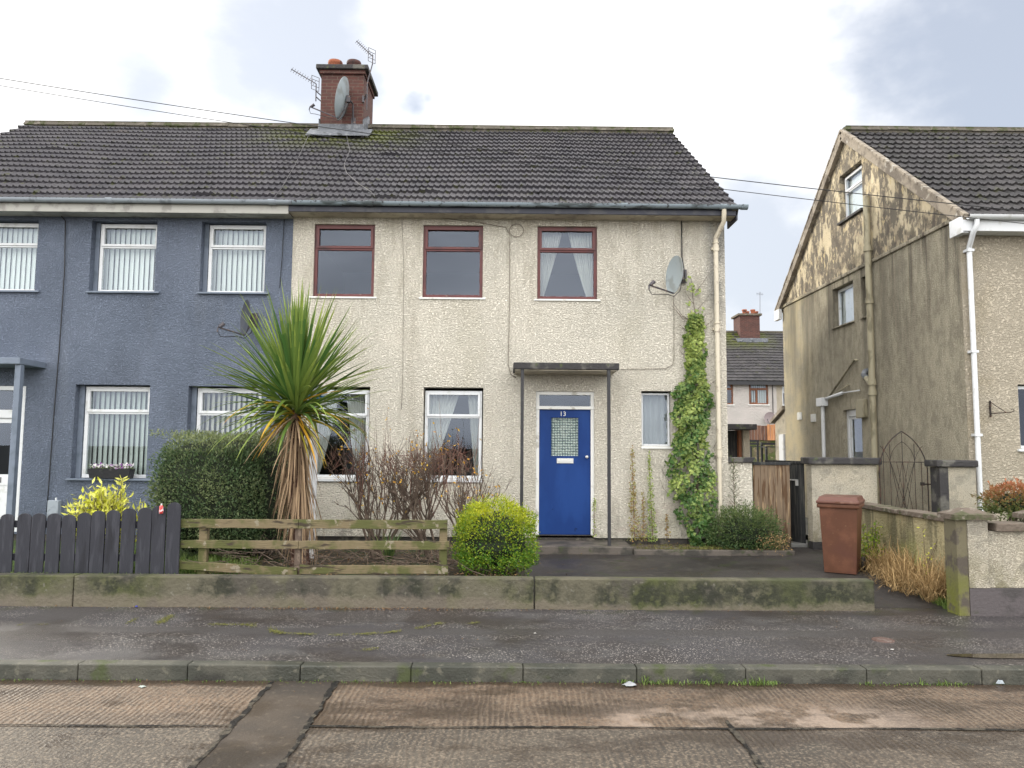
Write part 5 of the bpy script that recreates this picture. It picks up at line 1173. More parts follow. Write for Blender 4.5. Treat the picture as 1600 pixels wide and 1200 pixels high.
# evergreen by the side gate
qe = at(1163, 838, 11.55)
bushy('shrub', (qe.x, 11.55, .44), .56, .36, .40, l_ever, 7500, 'dark green spreading shrub at the foot of the brown gate', 'shrub', (.03, .055), .28, tintf=lambda q, d: rnd(-.1, .7)+.3*d.z, lump=.22, core=.6)
b = MB()
for _ in range(260):
    a = rnd(0, 6.28); q = Vector((qe.x+math.cos(a)*.42*rnd(.2, 1), 11.52+math.sin(a)*.28, .5+rnd(0, .22))); d = (Vector((math.cos(a)*.6, math.sin(a)*.3-.2, 1))+rdir()*.3).normalized()
    for j in range(8): b.leaf(q+d*j*.02, (rdir()*.8+d).normalized(), rdir(), .035, .009, rnd(0, 1))
b.build('shoots', l_ever, bpy.data.objects['shrub.002'], recalc=False)
b = MB()
for _ in range(500): q = Vector((qe.x+rnd(.1, .6), rnd(11.2, 11.4), rnd(.12, .45))); b.leaf(q, rdir(), rdir(), .04, .012, rnd(0, 1))
b.build('dead_leaves', l_dry, bpy.data.objects['shrub.002'], recalc=False)
# bronze shrub in the neighbour's garden
qr = at(1590, 782, 10.2); bushy('shrub', (qr.x, 10.2, qr.z-.03), .42, .4, .26, l_red, 3800, 'bronze and green shrub in front of the beige house wall', 'shrub', (.035, .06), .42, tintf=lambda q, d: rnd(-.2, .5)+.8*d.z, lump=.25, core=.5)
b = MB()
for _ in range(9): b.tube([(qr.x+rnd(-.05, .05), 10.2, .05), (qr.x+rnd(-.2, .2), 10.2+rnd(-.15, .15), qr.z-.1)], .012, 5)
b.build('stems', m_bark, bpy.data.objects['shrub.003'])
# climbing ivy
I_ = thing('climbing_ivy', (2.95, 11.9, .15), 'tall green climbing ivy on the cream wall between the small window and the downpipe', 'climber')
prof = [(858, 1078, 1116), (840, 1074, 1122), (800, 1052, 1124), (770, 1040, 1126), (730, 1036, 1122), (705, 1040, 1112), (690, 1050, 1108), (668, 1054, 1106), (655, 1047, 1112), (635, 1044, 1117), (612, 1046, 1117), (600, 1058, 1112), (590, 1070, 1100), (570, 1071, 1104), (545, 1068, 1104), (525, 1069, 1100), (505, 1071, 1100), (492, 1080, 1094)]
def prange(py):
    for (a, l0, r0_), (c, l1, r1_) in zip(prof, prof[1:]):
        if c <= py <= a: f_ = (a-py)/(a-c); return l0+(l1-l0)*f_, r0_+(r1_-r0_)*f_
    return prof[-1][1:]
b = MB(); 
for _ in range(7600):
    py = rnd(492, 858)
    if random.random() < .25 and py > 700: py = rnd(492, 700)
    l_, r_ = prange(py); u = rnd(-1, 1); px = (l_+r_)/2+u*(r_-l_)/2*.84*(1+.10*math.sin(py*.16+u*2)+.07*math.sin(py*.41))+rnd(-1.5, 1.5)
    thick = (.30 if py > 650 else .17)*(1-u*u*.75)*(1-.4*(py < 560)); dpt = thick*(1-random.random()**2*.7)*(1+.3*math.sin(py*.13+px*.11))
    Yc = 11.97-dpt; q = at(px, py, Yc); nrm = (Vector((u*.5, -1, .35))+rdir()*.5).normalized(); d = (Vector((rnd(-1, 1), -.25, rnd(-1.0, .35)))).normalized(); s_ = rnd(.024, .064)
    if math.sin(px*.31)*math.sin(py*.19+px*.05)+math.sin(py*.09-px*.13) > .95: continue
    sd = d.cross(nrm).normalized(); tt = max(0, min(1, rnd(-.1, .75)+.25*math.sin(py*.07+px*.1)+(.3 if py < 600 else 0)-(.25 if py > 780 else 0)-(.35 if dpt < thick*.6 else 0)))  # inner leaves tinted darker with depth, their shade put into the colour
    nn = sd.cross(d)*.008
    b.face([q-sd*s_*.15, q-sd*s_*.5+d*s_*.15, q-sd*s_*.36+d*s_*.62+nn, q+d*s_, q+sd*s_*.36+d*s_*.62+nn, q+sd*s_*.5+d*s_*.15, q+sd*s_*.15], tt)
for px, py in ((1072, 437), (1080, 441), (1083, 449), (1076, 449), (1082, 455), (1090, 459), (1091, 453), (1075, 471), (1074, 475), (1100, 481), (1084, 487), (1098, 490), (1079, 444), (1086, 500), (1099, 507), (1078, 433), (1082, 492), (1077, 492), (1087, 484)):
    for _ in range(3):
        q = at(px+rnd(-2, 2), py+rnd(-2, 2), 11.93); d = Vector((rnd(-1, 1), -.3, rnd(-1, .3))).normalized(); b.leaf(q, d, Vector((0, -1, .2)), .05, .045, rnd(.4, 1))
b.build('foliage', l_ivy, I_, recalc=False)
b = MB(); I = lambda *ps: [at(x, y, 11.96) for x, y in ps]
b.tube(I((1095, 858), (1090, 780), (1088, 700), (1085, 600), (1086, 540), (1085, 500), (1086, 488), (1083, 470), (1081, 450), (1080, 436), (1079, 431)), [.02, .02, .016, .012, .01, .008, .006, .005, .004, .003, .002], 6)
for ps in (((1083, 474), (1074, 462), (1070, 454)), ((1087, 487), (1100, 472), (1115, 452)), ((1087, 456), (1098, 442), (1113, 420)), ((1083, 504), (1066, 493), (1056, 480), (1051, 472)), ((1078, 502), (1062, 492), (1055, 482)), ((1084, 508), (1068, 500), (1050, 478)), ((1073, 518), (1063, 508), (1056, 514-2)), ((1100, 512), (1108, 505), (1116, 498)), ((1098, 500), (1102, 492), (1104, 489)), ((1073, 530), (1062, 522)), ((1070, 545), (1058, 536)), ((1102, 560), (1118, 550)), ((1052, 760), (1040, 745), (1031, 726)), ((1046, 775), (1036, 762), (1030, 745)), ((1108, 640), (1120, 628)), ((1115, 700), (1124, 680)), ((1068, 555), (1060, 545)), ((1110, 600), (1122, 592)), ((1085, 496), (1078, 485)), ((1092, 516), (1100, 505), (1103, 500))):
    b.tube(I(*ps), [.005]+[.004]*(len(ps)-2)+[.002], 4)
b.build('stems', m_bark, I_)
def climber(pts, spread, n, label, y=11.93, leafm=l_ivy, lt=(.1, .9), size=(.025, .04)):
    t = thing('climber_stem', at(*pts[0], y), label, 'climber', 'small climbers on the cream wall by the door'); b = MB(); s_ = MB()
    P = [at(x, yy, y) for x, yy in pts]; s_.tube(P, [.006]*(len(P)-1)+[.002], 4); s_.build('stem', m_twig, t)
    for _ in range(n):
        f_ = random.random()**1.3*(len(P)-1); k = min(int(f_), len(P)-2); q = P[k].lerp(P[k+1], f_-k); w = spread*1.35*(1-.9*f_/(len(P)-1))*(.5+.5*abs(math.sin(f_*5+spread*90)))
        q = q+Vector((rnd(-w, w), rnd(-.04, .03), rnd(-.03, .03))); b.leaf(q, (rdir()+Vector((0, -.3, .2))).normalized(), (Vector((0, -1, 0))+rdir()*.6).normalized(), rnd(*size), rnd(*size)*.7, rnd(*lt))
    b.build('foliage', leafm, t, recalc=False); return t
climber([(992, 845), (990, 800), (989, 760), (988, 700)], .085, 420, 'sparse reddish climber on the cream wall right of the door post', lt=(.0, .9), leafm=l_rust)
climber([(1020, 845), (1018, 800), (1016, 760), (1014, 704)], .07, 420, 'sparse green climber on the cream wall under the small window', lt=(.3, 1))
climber([(1004, 845), (1006, 810), (1004, 770)], .07, 160, 'short thin climber between the two taller ones', lt=(0, 1), leafm=l_rust)
climber([(1042, 842), (1042, 803)], .04, 60, 'tiny climber left of the foot of the ivy', lt=(0, .6), leafm=l_rust)
climber([(928, 840), (928, 790), (929, 780)], .02, 50, 'tiny dry climber at the right edge of the blue door frame', lt=(.5, 1))
# slim conifer sapling by the yard wall
T_ = thing('sapling', at(1147, 845, 11.75), 'thin dark sapling against the short cream yard wall', 'sapling'); b = MB(); s_ = MB()
P = [at(1148, 845, 11.75), at(1147, 780, 11.75), at(1146, 715, 11.75)]; s_.tube(P, [.009, .006, .002], 5)
for k in range(44):
    f_ = .18+.82*k/44; q = P[0].lerp(P[2], f_); a = k*2.4; L = .17*(1.1-f_)+.03; d = Vector((math.cos(a), math.sin(a)*.7, .9)).normalized(); e = q+d*L; s_.tube([q, e], [.003, .0015], 3)
    for j in range(9): b.leaf(q.lerp(e, j/8), (rdir()+d).normalized(), rdir(), .032, .010, rnd(0, .8))
s_.build('stem', m_bark, T_); b.build('foliage', l_ever, T_, recalc=False)
# ---------------------------------------------------------------- palm
yp = 9.45; Pb = at(468, 888, yp); P0 = at(462, 655, yp)
Pm = thing('cordyline_palm', (Pb.x, yp, .24), 'spiky green palm with a shaggy skirt of dead leaves in front of the house join', 'palm')
b = MB(); tr = []
for k in range(26):
    f_ = k/25; c = Vector((Pb.x, yp, .2)).lerp(Vector((P0.x, yp, P0.z+.1)), f_); tr.append(c+Vector((.012*math.sin(k), 0, 0)))
b.tube(tr, [.115-.05*(k/25)+.012*(k % 2) for k in range(26)], 12); b.build('trunk', m_trunk, Pm)
C0 = Vector((P0.x, yp, P0.z+.10))
def blade(b, base, d, L, w, droop, tint, nseg=8, fold=.25, twist=0, tip=True):
    d = d.normalized(); side = d.cross(Vector((0, 0, 1)))
    side = side.normalized() if side.length > .1 else Vector((math.cos(twist), math.sin(twist), 0)); p = Vector(base); dr = d.copy(); rows = []
    for k in range(nseg+1):
        f_ = k/nseg; ww = w*(.55+.45*min(1, f_*4))*(1-max(0, (f_-.35)/.65)**1.6)+.001
        nrm = side.cross(dr).normalized(); rows.append((b.vert(p-side*ww/2+nrm*ww*fold), b.vert(p), b.vert(p+side*ww/2+nrm*ww*fold)))
        dr = (dr+Vector((0, 0, -1))*droop*f_*(1.2 if f_ < .6 else 1.0)/nseg*3).normalized(); p = p+dr*(L/nseg)
    for k in range(nseg):
        a, c = rows[k], rows[k+1]; tt = tint if k < nseg-2 or not tip else min(1, tint+.4*(k-nseg+3)/2)
        b.f.append([a[0], a[1], c[1], c[0]]); b.t.append(tt); b.f.append([a[1], a[2], c[2], c[1]]); b.t.append(tt)
g_ = MB(); yl = MB()
N = 260
for k in range(N):
    el = R(rnd(-12, 88)) if k > 45 else R(rnd(48, 90)); az = k*2.39996+rnd(-.2, .2)
    d = Vector((math.cos(el)*math.cos(az), math.cos(el)*math.sin(az)*.9, math.sin(el)))
    L = rnd(1.0, 1.34) if el < R(50) else rnd(1.15, 1.52); 
    if el < R(15): L = rnd(.7, 1.05)
    dr = .03+.26*max(0, math.cos(el)-.5)*rnd(.3, 1.5)
    if el < R(15): dr += rnd(0, .55)
    base = C0+Vector((d.x*.05, d.y*.05, rnd(-.12, .14)+(el/R(90))*.12))
    tgt, tt = (g_, max(0, min(1, rnd(-.1, .55)+(.35 if random.random() < .15 else 0))))
    if el < R(20) and random.random() < .2: tgt, tt = yl, rnd(0, .8)
    blade(tgt, base, d, L, rnd(.042, .066), dr*(1 if random.random() < .93 else 3.5), tt, twist=az)
for px, py, Ln in ((480, 560, .35), (497, 545, .3), (540, 560, .35), (470, 575, .25), (427, 560, .3)):    # short yellow-tipped leaves facing us
    pass
for k in range(34):
    az = rnd(0, 6.28); el = R(rnd(-8, 24)); d = Vector((math.cos(el)*math.cos(az), math.cos(el)*math.sin(az)*.8, math.sin(el)))
    blade(g_, C0+Vector((0, 0, rnd(-.1, .02))), d, rnd(.95, 1.35), rnd(.035, .055), rnd(.35, .95), rnd(0, .6), twist=az)
g_.build('leaves', l_palm, Pm, recalc=False); yl.build('yellow_leaves', l_palmy, Pm, recalc=False)
dd_ = MB()
for k in range(235):
    f_ = random.random(); zz = C0.z-.02-f_*1.25; az = rnd(0, 6.28); r_ = .07+rnd(0, .05); base = Vector((C0.x+(Pb.x-C0.x)*f_+math.cos(az)*r_, yp+math.sin(az)*r_, zz))
    el = R(rnd(-89, -66)) if random.random() < .88 or f_ > .3 else R(rnd(-45, 5)); d = Vector((math.cos(el)*math.cos(az), math.cos(el)*math.sin(az), math.sin(el)))
    L = min(rnd(.4, .95), zz-.2+.05); 
    if L < .1: continue
    blade(dd_, base, d, L, rnd(.010, .026), rnd(.25, .7), rnd(0, 1), nseg=6, fold=.4, twist=az)
for k in range(26):   # half-dead leaves hanging wide below the crown
    az = rnd(0, 6.28); el = R(rnd(-40, 0)); d = Vector((math.cos(el)*math.cos(az), math.cos(el)*math.sin(az)*.6, math.sin(el)))
    blade(dd_ if k % 3 else yl, C0+Vector((0, 0, rnd(-.15, 0))), d, rnd(.5, .9), rnd(.014, .03), rnd(.3, .8), rnd(.3, 1), twist=az)
dd_.build('dead_leaf_skirt', l_dead, Pm, recalc=False)
yl2 = MB()
for k in range(11):
    az = rnd(0, 6.28); el = R(rnd(-50, 10)); d = Vector((math.cos(el)*math.cos(az), -abs(math.cos(el)*math.sin(az))*.6, math.sin(el)))
    blade(yl2, C0+Vector((0, 0, rnd(-.12, .05))), d, rnd(.45, .95), rnd(.02, .04), rnd(.2, .7), rnd(0, 1), twist=az)
yl2.build('yellow_leaves', l_palmy, Pm, recalc=False)
# ---------------------------------------------------------------- bare shrubs
def grow(b, p, d, L, r, depth, leaves, spread=.55, up__=.35):
    if depth == 0 or r < .0012: return
    n = 4; pts = [p]; dd = d.copy()
    for k in range(n): dd = (dd+rdir()*.16+Vector((0, 0, up__*.10))).normalized(); pts.append(pts[-1]+dd*L/n)
    b.tube(pts, [r*(1-.30*k/n) for k in range(n+1)], 5 if r > .006 else 3, caps=False)
    if depth <= 2 and random.random() < .16: leaves.append((pts[-1], dd))
    kids = random.choice((2, 3, 3)) if depth > 1 else 0
    for j in range(kids):
        q = pts[random.choice((2, 3, 4))]; nd = (dd+rdir()*spread+Vector((0, 0, up__))).normalized(); grow(b, q, nd, L*rnd(.62, .88), r*rnd(.52, .70), depth-1, leaves, spread, up__)
def bare(px, base_w, py_top, y, n, label, depth=5, L0=.5, seedv=1):
    random.seed(seedv); c = at(px, 880, y); t = thing('bare_shrub', (c.x, y, .22), label, 'shrub', 'bare shrubs behind the rail fence'); b = MB(); tw = MB(); lv = []
    for k in range(n):
        a = rnd(0, 6.28); d = Vector((math.cos(a)*rnd(.15, .75), math.sin(a)*.35, 1.0)).normalized(); p = Vector((c.x+rnd(-base_w, base_w), y+rnd(-.1, .1), .2))
        grow(b, p, d, L0*rnd(.8, 1.15), rnd(.014, .024), depth, lv)
    for k in range(int(n*2.2)):
        a = rnd(0, 6.28); p = Vector((c.x+rnd(-base_w*2, base_w*2), y+rnd(-.2, .2), .75+rnd(0, .5))); d = Vector((rnd(-.25, .25), rnd(-.15, .15), 1)); q = p+d.normalized()*rnd(.6, 1.15)
        tw.tube([p, p.lerp(q, .5)+Vector((rnd(-.03, .03), 0, 0)), q], [.005, .0035, .0015], 4, caps=False)
        if random.random() < .6: lv.append((q, d))
    b.build('branches', m_bark, t, recalc=False); tw.build('twigs', m_twig, t, recalc=False)
    l = MB()
    for q, d in lv:
        for _ in range(random.choice((1, 1, 2))): l.leaf(q, (rdir()+Vector((0, 0, -.3))).normalized(), rdir(), rnd(.03, .055), rnd(.016, .028), rnd(0, .8))
    l.build('last_leaves', l_ylw, t, recalc=False); return t
bare(586, .14, 650, 10.2, 9, 'bare branching shrub nearest the palm, with a few yellow leaves', L0=.60, seedv=11)
bare(668, .16, 640, 10.0, 9, 'bare branching shrub with red-brown twigs in front of the downstairs window', L0=.60, seedv=12)
bare(718, .10, 700, 9.7, 5, 'low bare shrub next to the yellow-green shrub, with crooked grey branches', depth=5, L0=.46, seedv=15)
random.seed(5)
# dense red-brown twig heads
for nm_, px, py, y, rx, n in (('bare_shrub', 640, 725, 10.0, .34, 130), ('bare_shrub.001', 690, 722, 10.0, .42, 190), ('bare_shrub', 545, 725, 10.2, .28, 100)):
    t = bpy.data.objects[nm_]; b = MB(); c = at(px, py, y)
    for _ in range(n):
        q = c+Vector((rnd(-rx, rx), rnd(-.25, .25), rnd(-.16, .12))); d = (rdir()+Vector((0, 0, .7))).normalized()*rnd(.08, .26); b.tube([q, q+d*.5+rdir()*.01, q+d], [.0045, .003, .0015], 3, caps=False)
    b.build('twigs', m_twig, t, recalc=False)
# strap-leaved clumps under the shrubs
def tuft(b, c, n, h, spread, w, bend=.5):
    for _ in range(n):
        a = rnd(0, 6.28); d = Vector((math.cos(a)*spread*rnd(0, 1), math.sin(a)*spread*rnd(0, 1), 1)); blade(b, Vector(c)+Vector((rnd(-.03, .03), rnd(-.03, .03), 0)), d, h*rnd(.6, 1.1), w, bend*rnd(.3, 1.4), rnd(0, 1), nseg=4, fold=.2, twist=a, tip=False)
for px, py, h, lb in ((735, 880, .62, 'green strap-leaved plant beside the yellow-green shrub'), (606, 885, .50, 'green strap-leaved plant under the bare shrub nearest the palm')):
    c = at(px, py, 9.5); c.z = .23; b = MB(); tuft(b, c, 42, h, .7, .022, .5); tag(b.build('garden_plant', l_ever, recalc=False), lb, 'plant')
# dry grass bank
b = MB()
for k in range(230):
    f_ = random.random(); y = 8.45+f_*2.1; wmax = .55*(1-.45*f_)*math.sin(min(1, (f_+.12)*2.4)*1.57)+.12; x = 5.17-abs(rnd(0, 1))**1.3*wmax; h = rnd(.30, .62)*(.55+.45*(1-(5.17-x)/.7))
    for _ in range(13):
        a = rnd(0, 6.28); d = Vector((math.cos(a)*.5-.25, math.sin(a)*.5-.15, 1)); blade(b, (x+rnd(-.05, .05), y+rnd(-.05, .05), .01), d, h*rnd(.7, 1.25), rnd(.006, .011), rnd(.2, 1.3), rnd(0, 1), nseg=4, fold=.1, twist=a, tip=False)
tag(b.build('dry_grass', l_dry, recalc=False), 'tangled brown dry grass along the foot of the dividing wall', 'grass', kind='stuff')
for (x, y, n, hh, w, leafm, lb) in ((4.95, 10.35, 900, .62, .22, l_gold, 'straggly yellow-green weed beside the brown bin'), (5.08, 9.3, 160, .62, .16, l_gold, 'small yellow-leaved weed growing through the dry grass')):
    b = MB(); s_ = MB()
    for k in range(14 if n > 500 else 6):
        tip = Vector((x+rnd(-w, w), y+rnd(-w, w), .15+rnd(.2, hh))); bs = Vector((x+rnd(-.06, .06), y, .03)); s_.tube([bs, bs.lerp(tip, .5)+rdir()*.02, tip], [.005, .004, .002], 4)
        for j in range(n//16): b.leaf(bs.lerp(tip, rnd(.25, 1))+rdir()*.05, (rdir()+Vector((0, 0, -.2))).normalized(), (rdir()+Vector((0, 0, .6))).normalized(), rnd(.025, .05), rnd(.016, .03), rnd(0, .5))
    t = thing('weed', (x, y, .03), lb, 'weed'); b.build('foliage', leafm if n < 500 else l_bush, t, recalc=False); s_.build('stems', m_bark, t)
b = MB(); 
for _ in range(500): tuft(b, (5.0+rnd(-.25, .12), rnd(8.25, 8.75), 0), 4, .12, .9, .006)
for _ in range(250): tuft(b, (5.1+rnd(-.2, .05), rnd(10.0, 11.2), .03), 4, .2, .7, .007)
for _ in range(1500): x = rnd(-13, -3.4); tuft(b, (x, 8.34+abs(rnd(0, .13)), .255), 3, .055 if x > -5 else .06, .8, .005)
for _ in range(2600): tuft(b, (rnd(-12, -3.6), rnd(8.5, 10.5), .24), 3, .07, .7, .006)
for _ in range(350): tuft(b, (rnd(-4.3, -3.0), rnd(8.6, 9.5), .23), 4, .16, .7, .006)
tag(b.build('grass', l_grass, recalc=False), 'short green grass in the gardens and along wall feet', 'grass', kind='stuff')
b = MB()
def kerbz(px): return atz(px, 1062, -.105)
for px, n, h in [(rnd(960, 1215), 2, .035) for _ in range(130)]+[(rnd(1330, 1500), 2, .025) for _ in range(60)]+[(rnd(0, 960), 2, .012) for _ in range(160)]+[(1005, 12, .11), (1180, 10, .10), (1040, 8, .07), (1170, 10, .07), (1460, 8, .05), (1095, 7, .05), (1430, 9, .05)]:
    c = kerbz(px); c.y = 6.0+rnd(-.03, .022); c.z = -.108; tuft(b, c, n, h, 1.0, .006)
tag(b.build('kerb_weeds', l_grass, recalc=False), 'small green weeds growing along the foot of the kerb', 'weeds', kind='stuff')
# moss lines on the footway
b = MB()
def mossline(pts, w, n, h=.008, z=0.):
    P = [atz(x, y, z) for x, y in pts]
    for _ in range(n):
        k = random.randrange(len(P)-1); q = P[k].lerp(P[k+1], random.random()); q = q+Vector((random.gauss(0, w), random.gauss(0, w), 0))
        if math.sin(q.x*9)+math.sin(q.x*23+q.y*7)+rnd(-1.2, 1.2) < -.1: continue
        s_ = rnd(.002, .007); a = rnd(0, 6.28); hh = rnd(.3, 1)*h
        b.face([(q.x+s_*math.cos(a+j*1.57), q.y+s_*math.sin(a+j*1.57), z+.004+(hh if j % 2 else hh*.3)) for j in range(4)], rnd(0, 1))
mossline([(310, 976), (390, 977), (415, 984), (440, 990), (520, 993), (600, 990), (645, 984), (690, 974)], .022, 3000)
mossline([(400, 974), (425, 986)], .035, 420)
mossline([(248, 975), (268, 962)], .028, 480); mossline([(195, 976), (214, 967)], .02, 190); mossline([(30, 977), (80, 976)], .02, 150)
mossline([(560, 1018), (590, 1014)], .02, 120); mossline([(735, 975), (755, 972)], .02, 140)
tag(b.build('moss', l_moss, recalc=False), 'yellow-green moss lines in the footway cracks', 'moss', kind='stuff')
# fallen leaves and litter
b = MB()
def litter(n, xf, yf, zf, s=(.02, .045)):
    for _ in range(n):
        q = Vector((xf(), yf(), 0)); q.z = zf(q); b.leaf(q, Vector((rnd(-1, 1), rnd(-1, 1), rnd(0, .3))), Vector((rnd(-.3, .3), rnd(-.3, .3), 1)), rnd(*s), rnd(*s)*.5, rnd(0, 1)**2)
litter(3800, lambda: rnd(-3.5, .15), lambda: rnd(8.34, 11.8), lambda q: .255+rnd(0, .05)-.015*(q.y-8.3))
litter(420, lambda: random.gauss(-1.6, .7), lambda: rnd(8.02, 8.15), lambda q: .005, (.015, .03))
litter(260, lambda: rnd(-7, 4), lambda: 8.14-abs(random.gauss(0, .05)), lambda q: .005, (.01, .025))
litter(200, lambda: rnd(.4, 4.4), lambda: rnd(8.5, 11.2), lambda q: dz(q.x, q.y)+.006, (.012, .03))
litter(70, lambda: rnd(-6, 5), lambda: rnd(6.3, 8.0), lambda q: .008, (.01, .025))
litter(900, lambda: rnd(1.95, 4.2), lambda: rnd(11.3, 11.95), lambda q: .212+rnd(0, .02), (.012, .03))
litter(160, lambda: rnd(-5, 5), lambda: 6.0-abs(random.gauss(0, .08)), lambda q: -.105, (.008, .02))
tag(b.build('fallen_leaves', l_litter, recalc=False), 'scattered brown fallen leaves and crumbs on beds, drive and footway', 'leaves', kind='stuff')
b = MB()
for _ in range(260):
    q = Vector((rnd(-3.4, .1), rnd(8.5, 9.9), .27+rnd(0, .12))); d = Vector((rnd(-1, 1), rnd(-.6, .6), rnd(-.15, .35))).normalized()*rnd(.15, .5); b.tube([q, q+d*.5+rdir()*.03, q+d], [.005, .004, .002], 3, caps=False)
tag(b.build('fallen_twigs', m_bark, recalc=False), 'tangle of fallen twigs on the garden bed behind the rail fence', 'twigs', kind='stuff')
b = MB()
for _ in range(330): tuft(b, (rnd(1.95, 4.2), rnd(11.3, 11.9), .205), 3, .035, .9, .006)
for _ in range(90): tuft(b, (rnd(2.6, 3.4), rnd(11.3, 11.5), .205), 4, .06, .9, .006)
tag(b.build('bed_weeds', l_moss, recalc=False), 'olive moss and tiny weeds in the narrow bed under the small window', 'weeds', kind='stuff')
def scrap(name, px, py, z, s, c, label, h=.02):
    q = atz(px, py, z); b = MB(); pts = []
    n = 9
    ring1 = [(q.x+s*1.0*math.cos(a)*rnd(.7, 1.2), q.y+s*.7*math.sin(a)*rnd(.7, 1.2), z+.004+rnd(0, h*.4)) for a in [6.28*k/n for k in range(n)]]
    ring2 = [(q.x+s*.5*math.cos(a)*rnd(.6, 1.3), q.y+s*.4*math.sin(a)*rnd(.6, 1.3), z+rnd(.5, 1)*h+.004) for a in [6.28*k/n for k in range(n)]]
    for k in range(n): b.face([ring1[k], ring1[(k+1) % n], ring2[(k+1) % n], ring2[k]])
    b.face(ring2); tag(b.build(name, M('litter_'+str(px), c, rough=.5)), label, 'litter')
scrap('crushed_wrapper', 984, 1072, -.11, .06, (0.275, 0.285, 0.3), 'flattened white and blue wrapper on the road below the kerb', .03)
scrap('crumpled_paper', 1562, 1069, -.11, .035, (0.275, 0.31, 0.34), 'crumpled pale blue paper in the gutter at the far right', .04)
scrap('white_scrap', 222, 1074, -.11, .028, (0.3, 0.34, 0.31), 'small white scrap on the road at the left', .012)
scrap('blue_bottle_cap', 213, 949, 0, .016, (.02, .03, .25), 'tiny blue plastic cap at the foot of the low wall', .015)
scrap('pale_pebble', 836, 991, 0, .014, (0.25, 0.24, 0.22), 'single pale pebble on the footway below the blue door', .015)
scrap('pale_scrap', 1394, 1016, 0, .018, (0.3, 0.29, 0.275), 'small pale scrap on the footway near the utility cover', .01)
scrap('fallen_leaf', 1344, 936, 0.004, .02, (.50, .30, .22), 'single pinkish leaf on the path beside the end of the low wall', .008)
q = atz(1380, 1000, 0); b = MB(); b.lathe([(0, .009), (.075, .009), (.08, .004), (.095, .004), (.1, -.01)], (q.x, q.y, 0), 24)
tag(b.build('utility_cover', M('rusty_cast_iron', (.085, .05, .04), [((.12, .09, .08), 20, .5, .6)], rough=.6), smooth=True, auto=30), 'small round rusty utility cover set in the footway', 'cover')
b = MB(); q = atz(1600, 1026, 0); n = 30; ring_ = [(q.x+.0+.62*math.cos(a)*(1+.1*math.sin(3*a)), q.y+.085*math.sin(a)*(1+.15*math.sin(2*a+1)), .0062) for a in [6.28*k/n for k in range(n)]]
b.face(ring_); tag(b.build('puddle', M('puddle_water', (.03, .022, .016), rough=.04)), kind='structure')
# ================================================================== SKY AND SUN
SUN = Vector((-.827*math.cos(R(24)), .562*math.cos(R(24)), math.sin(R(24)))).normalized()
w = bpy.data.worlds.new('World'); sc.world = w; w.use_nodes = True; t = NT(w.node_tree); t.n.clear()
out = t.add('ShaderNodeOutputWorld'); sky = t.add('ShaderNodeTexSky', sky_type='NISHITA', sun_disc=False)
sky.sun_elevation = R(24); sky.sun_rotation = math.atan2(SUN.x, SUN.y); sky.air_density = 1.2; sky.dust_density = 1.0
bg1 = t.add('ShaderNodeBackground', {'Color': sky.outputs[0], 'Strength': .12})
tc = t.add('ShaderNodeTexCoord').outputs['Generated']
def wn(scale, st, off=(0, 0, 0), detail=5):
    m = t.add('ShaderNodeMapping', {0: tc}); m.inputs['Scale'].default_value = st; m.inputs['Location'].default_value = off
    return t.add('ShaderNodeTexNoise', {'Vector': m.outputs[0], 'Scale': scale, 'Detail': detail, 'Roughness': .55}).outputs['Fac']
nz = wn(7, (1, 1, 1.6)); nz2 = wn(2.2, (1, 1, 2.5), (3, 1, 4))
def blob(px, py, r_, soft, st=1., am=2.2):
    d = ray(px, py).normalized(); ds = t.add('ShaderNodeVectorMath', {0: tc, 1: tuple(d)}, operation='DISTANCE').outputs['Value']
    ds = t.math('ADD', ds, t.math('MULTIPLY', t.math('SUBTRACT', nz, .5), r_*am)); return t.math('MULTIPLY', t.ramp(ds, r_+soft, r_-soft*.6), st)
f_ = None
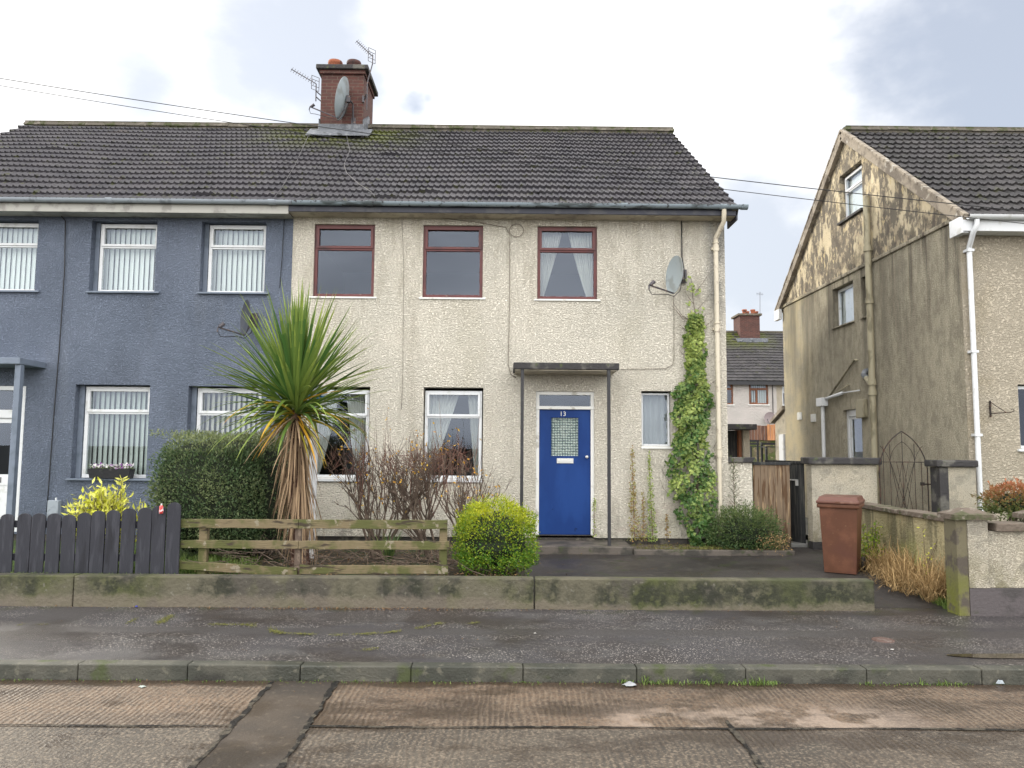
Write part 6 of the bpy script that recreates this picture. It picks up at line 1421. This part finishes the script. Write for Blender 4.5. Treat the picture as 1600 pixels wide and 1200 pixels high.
for a in ((230, 140, .045, .05, .85), (470, 95, .10, .09, .80), (370, 120, .05, .04, .72), (650, 168, .020, .035, .95, 5.), (668, 155, .010, .02, .8, 6.), (1690, 60, .20, .20, .98), (1480, 160, .12, .14, .60), (1160, 410, .10, .08, .80), (1200, 480, .06, .05, .70), (-80, 330, .1, .1, .2)):
    v = blob(*a); f_ = v if f_ is None else t.math('MAXIMUM', f_, v)
# behind and beside the viewer: broken cloud
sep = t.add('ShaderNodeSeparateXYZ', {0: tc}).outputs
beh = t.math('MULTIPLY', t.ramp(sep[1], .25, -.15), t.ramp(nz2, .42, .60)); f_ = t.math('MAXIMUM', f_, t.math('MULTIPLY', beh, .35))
cl = t.mix(t.ramp(sep[1], .35, -.25), (.62, .615, .61, 1), (1.66, 1.64, 1.58, 1))  # cloud behind the viewer brightened beyond the sky ahead to light the house fronts
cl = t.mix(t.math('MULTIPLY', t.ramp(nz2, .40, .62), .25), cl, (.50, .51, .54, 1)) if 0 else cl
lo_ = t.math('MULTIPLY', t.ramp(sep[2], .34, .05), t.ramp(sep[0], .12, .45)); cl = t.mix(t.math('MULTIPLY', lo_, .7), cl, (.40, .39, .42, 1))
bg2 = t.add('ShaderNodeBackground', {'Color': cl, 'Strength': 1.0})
tint = t.add('ShaderNodeBackground', {'Color': (.225, .243, .285, 1), 'Strength': 1.0})
mxa = t.add('ShaderNodeMixShader', {0: .15}); t.l.new(tint.outputs[0], mxa.inputs[1]); t.l.new(bg1.outputs[0], mxa.inputs[2])
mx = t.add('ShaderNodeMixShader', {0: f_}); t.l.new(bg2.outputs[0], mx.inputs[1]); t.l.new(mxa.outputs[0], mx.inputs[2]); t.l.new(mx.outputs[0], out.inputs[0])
sl_ = bpy.data.lights.new('sun', 'SUN'); sl_.energy = 1.5; sl_.angle = R(8); sl_.color = (1, .93, .80); so = bpy.data.objects.new('sun', sl_); COL.objects.link(so)
so.rotation_euler = SUN.to_track_quat('Z', 'Y').to_euler()
sc.view_settings.view_transform = 'Standard'; sc.view_settings.look = 'None'; sc.view_settings.exposure = 1.33; sc.view_settings.gamma = 1
sc.render.engine = 'CYCLES'; sc.cycles.max_bounces = 6; sc.cycles.diffuse_bounces = 3; sc.cycles.glossy_bounces = 3; sc.cycles.transmission_bounces = 4; sc.cycles.transparent_max_bounces = 16
sc.cycles.use_denoising = True
